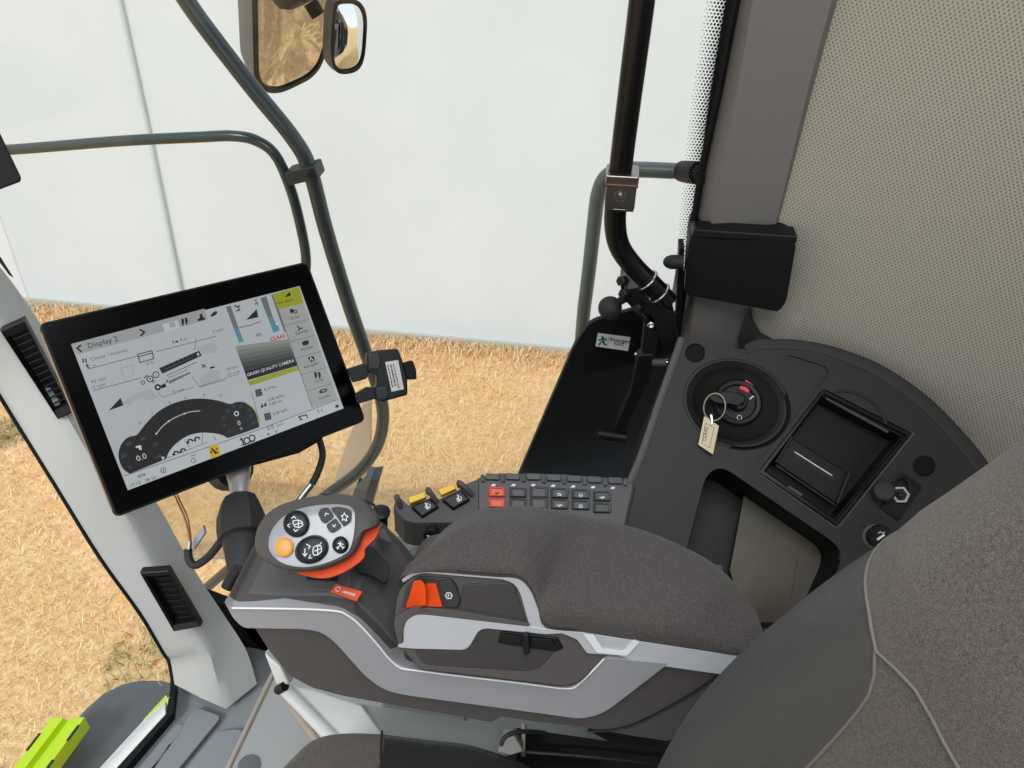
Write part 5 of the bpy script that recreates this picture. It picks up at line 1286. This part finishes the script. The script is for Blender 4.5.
mb = MB(); P = CL.up(0.002).many(fil([z7(*q) for q in [(365, 590), (480, 570), (505, 660), (470, 722), (385, 715)]], 2, 3)); mb.prism(P, -CN*0.02); build('lower_jaw', mb, plastic('jaw black', (30, 31, 33), 0.35), cl, bevel=0.003, seg=3)
for o in ([(70, 400), (250, 340), (300, 430), (270, 500), (130, 540)], [(150, 660), (270, 585), (370, 590), (380, 700), (180, 760)]):
    mb = MB(); mb.prism(CL.up(-0.008).many([z7(*q) for q in o]), -CN*0.014); build('jaw_arm', mb, M_BLACK, cl, bevel=0.001)
mb = MB(); mb.prism(CL.up(-0.003).many(fil([z7(*q) for q in [(640, 340), (745, 310), (780, 400), (788, 505), (690, 510)]], 1.5, 3)), -CN*0.022); kn = build('thumb_knob', mb, M_MATTE, cl, bevel=0.002)
mb = MB(); mb.prism(CL.up(0.0005).many([z7(*q) for q in [(462, 328), (595, 307), (655, 605), (528, 632)]]), -CN*0.001); lb = build('label', mb, M_PAPER, cl)
mb = MB(); l0, l1 = CL.up(0.0009).at(*z7(485, 345)), CL.up(0.0009).at(*z7(545, 610)); lr = (l1-l0).normalized(); lu = CN.cross(lr)
rl = random.Random(5)
for j, off in enumerate((0.0, 0.0035, 0.0068)):
    a = l0 - (CN.cross(lr))*off*-1.0
    x = 0.002
    while x < (l1-l0).length*0.92:
        w = rl.uniform(0.0008, 0.0028)
        lines(mb, [l0+lr*x + (CL.at(*z7(590, 330))-CL.at(*z7(475, 345))).normalized()*off*1.05, l0+lr*(x+w) + (CL.at(*z7(590, 330))-CL.at(*z7(475, 345))).normalized()*off*1.05], 0.0014 if j != 1 else 0.0018, CN); x += w+rl.uniform(0.0008, 0.002)
build('label_print', mb, plastic('label grey print', (90, 88, 84), 0.6), lb, recalc=False)

# ---- cables
cb1 = thing('terminal_cable', 'thick black cable with silver ferrule hanging from the touchscreen', 'cable', T(300, 500, 0.88))
mb = MB(); mb.tube([T(314, 428, 0.965), T(320, 442, 0.94), T(322.5, 456, 0.92), T(318, 472, 0.90), T(312, 484, 0.89)], 0.0042, 14); build('cable_jacket', mb, M_RUBBER, cb1)
mb = MB(); mb.tube([T(312, 484, 0.88), T(297, 503, 0.88)], 0.0040, 14); mb.tube([T(297, 503, 0.88), T(285, 520, 0.87)], 0.0034, 12); build('ferrule', mb, M_STEEL, cb1)
cb2 = thing('coiled_hose', 'black hose with thin copper wire and grey tab left of the joystick', 'hose', T(192, 565, 0.88))
mb = MB(); mb.tube([T(188, 549, 0.86), T(189, 559, 0.86), T(194, 565, 0.86), T(202, 562, 0.86), T(212, 553, 0.85), T(224, 537, 0.84)], 0.0047, 14); build('hose', mb, M_RUBBER, cb2)
mb = MB(); mb.tube([T(172, 490, 0.86), T(178, 503, 0.86), T(184, 516, 0.86), T(188, 530, 0.86), T(190, 543, 0.86)], 0.0011, 8); mb.tube([T(175, 490, 0.862), T(181, 503, 0.862), T(187, 516, 0.862), T(190, 530, 0.862), T(191, 543, 0.862)], 0.0010, 8); build('wire', mb, plastic('copper red wire', (150, 92, 66), 0.45), cb2)
mb = MB(); mb.tube([T(190, 541, 0.86), T(189, 551, 0.86)], 0.0026, 12); build('crimp', mb, M_STEEL, cb2)
mb = MB(); mb.prism([T(192, 541, 0.868), T(203, 525, 0.868), T(205, 533, 0.868), T(194, 550, 0.868)], FW*0.006); build('grey_tab', mb, M_BASE, cb2, bevel=0.001)

# ================================================================== SEAT
XS, HW = 0.03, 0.27
rec_ = math.radians(10.1)
aU = V((0, -math.sin(rec_), math.cos(rec_))); aF = V((0, math.cos(rec_), math.sin(rec_)))
SB = V((XS, -0.116, 2.42)); SH = 0.86
WND = [(0.0, 0.60), (0.12, 0.715), (0.22, 0.88), (0.32, 1.045), (0.45, 1.03), (0.60, 0.915), (0.86, 0.81)]
def wsc_(s):
    """width of the backrest at height s, a smooth curve through the measured widths"""
    s = max(0.0, min(0.86, s)); n = len(WND)
    tan = [((WND[min(i+1, n-1)][1]-WND[max(i-1, 0)][1])/(WND[min(i+1, n-1)][0]-WND[max(i-1, 0)][0])) for i in range(n)]
    for i in range(n-1):
        if s <= WND[i+1][0]:
            h = WND[i+1][0]-WND[i][0]; t = (s-WND[i][0])/h
            return (2*t**3-3*t*t+1)*WND[i][1]+(t**3-2*t*t+t)*h*tan[i]+(-2*t**3+3*t*t)*WND[i+1][1]+(t**3-t*t)*h*tan[i+1]
    return WND[-1][1]
def back_pt(l, s):
    """surface of the backrest; l sideways from the middle, s up the back"""
    al = abs(l); flat = HW-0.085
    sm = lambda a, b_, x: (lambda t: t*t*(3-2*t))(max(0.0, min(1.0, (x-a)/(b_-a))))
    h = 0.040*sm(0.09, flat, al) - 0.010*sm(0.0, 0.2, al)*0
    wsc = wsc_(s)
    if al > flat:
        t = min(1.0, (al-flat)/0.085); h = 0.040 - 0.13*(1-math.sqrt(max(0.0, 1-t*t)))
    h += -0.012*(2*s/SH-1)**2 + 0.008
    return SB + V((l*wsc, 0, 0)) + aU*s + aF*h
# seam courses read where the sight lines meet the seat
NS, NL = 60, 60
vs = []; fs = []
for k in range(NS+1):
    for i in range(NL+1): vs.append(back_pt(-HW+2*HW*i/NL, SH*k/NS))
for k in range(NS):
    for i in range(NL): a = k*(NL+1)+i; fs.append((a, a+1, a+NL+2, a+NL+1))
bvh = BVHTree.FromPolygons(vs, fs)
def on_seat(px, py):
    hit = bvh.ray_cast(CAM, ray(px, py).normalized())
    if hit[0] is None: return None
    q = hit[0]-SB; s_ = q.dot(aU)
    return (q.x/wsc_(s_), s_)
sa = [on_seat(*q) for q in [(867, 588), (870, 606), (873, 625), (876, 650), (873, 672), (862, 700), (845, 724), (827, 745), (806, 768)]]
sb = [on_seat(*q) for q in [(876, 650), (893, 666), (911, 681), (925, 703), (938, 728), (948, 748), (959, 768)]]
def curve(pts):
    pts = sorted(pts)
    def f(x):
        if x <= pts[0][0]: return pts[0][1]
        for p, q in zip(pts, pts[1:]):
            if x <= q[0]: return p[1]+(q[1]-p[1])*(x-p[0])/(q[0]-p[0]+1e-9)
        return pts[-1][1]
    return f
# shoulder seam across the back: its height over the sideways place; bolster seam: sideways place over the height
S_TOP = sa[3][1]
sT_ = curve([(0.0, sb[-1][1]-0.006), (0.08, sb[-1][1]-0.003)] + [p for p in sb[1:] if p] + [p for p in sa[:4] if p] + [(HW, sa[0][1]+0.002)])
def sT(l): return sT_(abs(l))
lA_ = curve([(q[1], q[0]) for q in sa[3:] if q] + [(0.30, 0.136), (0.15, 0.120), (0.0, 0.105)])
def lA(s_): return lA_(min(s_, S_TOP))
seat = thing('driver_seat', 'grey cloth driver seat with leather side bolster at the lower right', 'seat', SB - V((0, 0, 0.45)))
def span(n, lo, hi): return [lo+(hi-lo)*k/n for k in range(n+1)]
def wrap(row, sg):
    e = row[-1]; return row + [e - aF*0.03 - V((sg*0.012, 0, 0)), e - aF*0.05 - V((sg*0.06, 0, 0))]
VV = span(90, 0.0, 1.0)
for sg in (1, -1):
    rows = []
    for v in VV:
        r = []
        for i in range(31):
            l0 = lA(v*S_TOP); l = l0+(HW-l0)*math.sin(PI/2*i/30); r.append(back_pt(sg*l, v*sT(l)))
        rows.append(wrap(r, sg))
    mb = MB(); mb.grid(rows); build('side_bolster', mb, M_LEATH, seat, angle=180)
    mb = MB(); mb.tube([back_pt(sg*lA(v*S_TOP), v*sT(lA(v*S_TOP)))+aF*0.0003 for v in VV[::2]], 0.0008, 8, smooth=False); build('seam', mb, M_PIPING, seat)
rows = [[back_pt(lA(v*S_TOP)*(2*i/60-1), v*sT(lA(v*S_TOP)*(2*i/60-1))) for i in range(61)] for v in VV]
mb = MB(); mb.grid(rows); build('lower_panel', mb, M_SEAT2, seat, angle=180)
full = [-math.sin(PI/2*k/40) for k in range(40, 0, -1)] + [math.sin(PI/2*k/40) for k in range(41)]
rows = []
for v in span(60, 0.0, 1.0):
    r = [back_pt(HW*u, sT(HW*u)+(SH-sT(HW*u))*v) + aF*0.004*min(1.0, v*12) for u in full]
    r = wrap(r, 1); r = list(reversed(wrap(list(reversed(r)), -1))); rows.append(r)
mb = MB(); mb.grid(rows); build('upper_panel', mb, M_SEAT, seat, angle=180)
mb = MB(); mb.tube([back_pt(HW*u, sT(HW*u))+aF*0.0006 for u in full], 0.0008, 8, smooth=False); build('shoulder_seam', mb, M_PIPING, seat)
mb = MB(); mb.loft([[SB+aU*s_-aF*d+V((x*(HW*wsc_(s_)-0.03), 0, 0)) for x, d in ((-1, 0.10), (1, 0.10), (1, 0.15), (-1, 0.15))] for s_ in span(12, 0.0, SH)]); build('back_shell', mb, M_BLACK, seat, angle=60)
# cushion
CZ = PZ(2.45)
out_px = [(545, 772), (523, 757), (473, 740), (420, 733), (382, 728.5)]
R_ = CZ.many(out_px); L_ = CZ.many([(382, 728.5), (352, 727.5), (328, 729.5), (314, 734), (303, 741), (276, 768)])
cx_ = V((0.20, 0.02, 2.45))
def cushion(name, edge_pts, inner_pts, mat):
    P = edge_pts; n = len(P); rows = []
    for k in range(9):
        t = k/8
        if k < 5: a = PI/2*k/4; rows.append([p+(cx_-p).normalized()*0.03*(1-math.sin(a))*1.0 + V((0, 0, -0.03*math.cos(a)+0.0)) - (cx_-p).normalized()*0.0 for p in P] if False else [p+(cx_-p).normalized()*0.016*(1-math.cos(a))+V((0, 0, 0.016*(math.sin(a)-1))) for p in P])
        else: u = (k-4)/4; rows.append([(p+(cx_-p).normalized()*0.016)*(1-u)+q*u+V((0, 0, 0.012*math.sin(PI/2*u))) for p, q in zip(P, inner_pts)])
    rows.insert(0, [p+V((0, 0, -0.10))+(cx_-p).normalized()*0.01 for p in P])
    mb = MB(); mb.grid(rows); return build(name, mb, mat, seat, angle=180)
ext_r = spline(R_, 5); ext_l = spline(L_, 5) + [V((0.12, 0.33, 2.45)), V((-0.1, 0.33, 2.45)), V((-0.22, 0.25, 2.45)), V((-0.25, 0.1, 2.45)), V((-0.25, -0.12, 2.45))]
ext_r = [V((0.34, -0.12, 2.45))] + ext_r
cushion('cushion_bolster', ext_r, [V((0.235, -0.12+0.2*i/(len(ext_r)-1), 2.45)) for i in range(len(ext_r))], M_LEATHB)
inl = [V((0.235, 0.08, 2.45))]*1
cushion('cushion', ext_l, [V((0.235+(0.0-0.235)*min(1, i/(len(ext_l)-4)), 0.08-0.16*max(0, (i-len(ext_l)+6)/5), 2.45)) for i in range(len(ext_l))], M_SEAT2)
mb = MB(); mb.prism([V((0.24, -0.12, 2.452)), V((0.24, 0.09, 2.452)), V((0.0, 0.12, 2.452)), V((-0.25, 0.0, 2.452)), V((-0.25, -0.12, 2.452))], (0, 0, -0.09)); build('cushion_middle', mb, M_SEAT2, seat, bevel=0.01)
mb = MB(); mb.tube(CZ.up(0.002).many([(382, 731), (381, 745), (380, 775)]), 0.0012, 8); build('seam', mb, M_INK, seat)

# ---- seat base, covers and floor step under the console
base = thing('seat_pedestal', 'flat grey seat platform with beige front edge on the cab floor', 'platform', (0.5, 0.1, ZF))
BZ = PZ(2.03)
mb = MB(); P = BZ.many([(218, 790), (262, 690), (300, 620), (420, 640), (640, 720), (640, 800), (420, 900)]); mb.prism(P, (0, 0, -0.08)); build('platform', mb, M_BASE, base, bevel=0.006, seg=3)
mb = MB(); mb.tube(BZ.up(0.001).many([(212, 800), (229, 766), (268, 684), (286, 648)]), 0.004, 10, smooth=False); build('edge_strip', mb, M_BRASSP, base)
mb = MB(); q = BZ.at(249, 766); mb.lathe(q, (0, 0, 1), [(-0.002, 0.016), (0.002, 0.016), (0.003, 0.0135), (0.003, 0.001)], 32); build('round_cap', mb, plastic('cap grey', (92, 95, 96), 0.5), base)

cov = thing('support_cover', 'pale grey support arm and cover between console and seat cushion', 'cover', T(380, 730, 0.86))
VZ = PZ(2.37)
mb = MB(); mb.prism(VZ.many([(287, 684), (312, 688), (362, 704), (384, 735), (350, 745), (329, 735)]), (0, 0, -0.02)); build('front_cover', mb, M_BEIGE, cov, bevel=0.004, seg=3)
mb = MB(); mb.tube(VZ.up(-0.002).many([(286, 690), (331, 737), (345, 752)]), 0.0075, 16, smooth=False); build('rounded_edge', mb, plastic('pale edge', (208, 210, 208), 0.3), cov)
mb = MB(); mb.prism(VZ.up(-0.006).many([(358, 703), (420, 712), (500, 726), (508, 758), (384, 740)]), (0, 0, -0.02)); build('rear_cover', mb, plastic('cover grey', (160, 164, 162), 0.45), cov, bevel=0.002)
mb = MB(); mb.prism([T(263, 652, 0.80), T(281, 668, 0.80), T(290, 686, 0.82), T(276, 686, 0.83)], FW*0.02); build('neck', mb, M_BEIGE, cov, bevel=0.004)
vc = VZ.at(330, 715); mb = MB(); mb.box((vc.x+0.05, vc.y-0.10, (2.35+2.03)/2), (0.03, 0, 0), (0, 0.05, 0), (0, 0, 0.16)); build('column', mb, M_BASE, cov, bevel=0.004)
mb = MB(); mb.tube([T(278, 690, 0.825), T(285, 686, 0.818)], 0.0052, 14); build('joint_pin', mb, M_BLACK, cov)
mb = MB(); mb.tube([VZ.at(290, 703)+V((0, 0, -0.006)), VZ.at(318, 740)+V((0, 0, -0.006))], 0.004, 12); build('lower_edge', mb, M_BRASSP, cov)

plg = thing('cable_plug', 'bent black cable ending in a grey plug under the console', 'plug', T(505, 752, 0.75))
mb = MB(); mb.tube([T(501, 745, 0.745), T(504, 738, 0.745), T(513, 733, 0.748), T(528, 731.5, 0.755), T(545, 733, 0.77)], 0.0023, 10); build('cable', mb, M_RUBBER, plg)
mb = MB(); mb.prism([T(497, 753, 0.745), T(503, 738, 0.745), T(515, 736, 0.745), T(524, 752, 0.745), T(510, 756, 0.745)], FW*0.02); build('plug_body', mb, plastic('plug grey', (120, 118, 112), 0.4), plg, bevel=0.002)
mb = MB(); mb.prism([T(521, 729, 0.755), T(526, 729, 0.755), T(526, 758, 0.755), T(521, 757, 0.755)], FW*0.012); build('plug_bracket', mb, M_CHROME, plg, bevel=0.001)
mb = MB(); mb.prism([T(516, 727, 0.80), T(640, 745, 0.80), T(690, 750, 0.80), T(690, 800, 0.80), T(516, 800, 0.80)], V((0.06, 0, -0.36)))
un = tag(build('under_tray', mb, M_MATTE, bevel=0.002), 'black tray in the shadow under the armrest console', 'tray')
mb = MB(); mb.tube([T(520, 752, 0.775), T(600, 758, 0.775), T(690, 768, 0.775)], 0.0022, 8)
tag(build('guide_rod', mb, M_BLACK), 'thin black guide rod under the armrest console', 'rod')
mb = MB(); KX = PX(0.68); kp = KX.many([(196, 596), (226, 607), (250, 622), (285, 650), (290, 672)]); mb.prism(kp + [V((0.68, kp[-1].y, ZF)), V((0.68, kp[0].y, ZF))], (0.02, 0, 0))
tag(build('kick_plate', mb, M_MATTE, bevel=0.004), 'black plate between the left pillar and the console front', 'plate')

# ---- vents in the left pillar
def vent(name, label, quad, t, nsl, skew):
    P = [T(x, y, tt) for (x, y), tt in zip(quad, t)]
    n = (P[1]-P[0]).cross(P[3]-P[0]).normalized(); n = n if n.dot(CAM-P[0]) > 0 else -n
    c = sum(P, V((0, 0, 0)))/4; root = thing(name, label, 'air vent', c, 'pillar air vents')
    rg_ = lambda k, h: [c+(q-c)*k+n*h for q in P]
    mb = MB(); mb.loft([rg_(1.0, -0.012), rg_(1.0, 0.001), rg_(0.97, 0.002), rg_(0.82, -0.001), rg_(0.78, -0.014)], caps=False); mb.loft([rg_(0.80, -0.0145), rg_(0.8, -0.016)]); build('frame', mb, M_BLACK, root, angle=30)
    I = rg_(0.78, -0.008)
    for k in range(nsl):
        u = (k+0.5)/nsl; a = I[0]+(I[3]-I[0])*u; b_ = I[1]+(I[2]-I[1])*u; d = (I[3]-I[0]).normalized()
        a, b_ = a+(b_-a)*skew, b_
        mb = MB(); mb.bar(a, b_, 0.0010, 0.007, up=n-d*0.15); build('louvre', mb, plastic('louvre black', (20, 20, 21), 0.5), root)
vent('air_vent', 'black air vent with louvres low on the left pillar', [(140, 572), (168, 570), (201, 626), (174, 631)], (1.078, 1.082, 1.125, 1.122), 8, 0.25)
vent('air_vent', 'black air vent on the left pillar partly behind the touchscreen', [(0, 330), (24, 319), (73, 412), (58, 419)], (0.935, 0.94, 1.015, 1.01), 12, 0.1)
for k_ in ((-6, 250, 13, 279),):
    mb = MB(); mb.prism([T(-8, 247, 0.9), T(0, 256, 0.9), T(14, 278, 0.9), T(9, 275, 0.9), T(0, 263, 0.9), T(-8, 254, 0.9)], (ray(5, 265)*0.008))
    tag(build('blind_clip', mb, M_MATTE, bevel=0.001), 'thin black clip at the left edge above the grey pillar', 'clip')
dv_ = thing('corner_box', 'black box corner reaching in from the left edge of the photo', 'box', T(-20, 190, 0.8))
mb = MB(); mb.prism([T(-170, 20, 0.8), T(-20, 88, 0.8), T(0, 133, 0.8), T(10, 154, 0.8), T(22, 179, 0.8), T(20, 182, 0.8), T(0, 189.5, 0.8), T(-170, 246, 0.8)], (ray(10,170)*0.03)); build('box_shell', mb, M_MATTE, dv_, bevel=0.003)

# ================================================================== LIGHT
w = bpy.data.worlds.new('sky'); scene.world = w; w.use_nodes = True
nt = w.node_tree; bg = nt.nodes['Background']
tcw = nt.nodes.new('ShaderNodeTexCoord'); sep = nt.nodes.new('ShaderNodeSeparateXYZ'); nt.links.new(tcw.outputs['Generated'], sep.inputs[0])
rw = nt.nodes.new('ShaderNodeValToRGB'); rw.color_ramp.elements[0].position = 0.0; rw.color_ramp.elements[1].position = 0.7
rw.color_ramp.elements[0].color = (1.0, 1.0, 1.0, 1); rw.color_ramp.elements[1].color = (0.72, 0.84, 1.0, 1)
nt.links.new(sep.outputs['Z'], rw.inputs['Fac']); nt.links.new(rw.outputs['Color'], bg.inputs['Color'])
bg.inputs['Strength'].default_value = 1.25
sd = bpy.data.lights.new('sun', 'SUN'); sd.energy = 1.9; sd.angle = math.radians(14); sd.color = (1.0, 0.985, 0.96)
so = bpy.data.objects.new('sun', sd); COL.objects.link(so); so.rotation_euler = V((0.72, -0.45, -0.75)).to_track_quat('-Z', 'Y').to_euler()
ld = bpy.data.lights.new('interior_fill', 'AREA'); ld.shape = 'RECTANGLE'; ld.size = 0.9; ld.size_y = 0.7; ld.energy = 17; ld.color = (0.92, 0.96, 1.0)  # unseen area light added under the roof to lift the dark interior
lo_ = bpy.data.objects.new('interior_fill', ld); COL.objects.link(lo_); lo_.location = (-0.1, 0.1, 3.92)
scene.view_settings.view_transform = 'Standard'
scene.view_settings.look = 'None'
scene.view_settings.exposure = 0.0
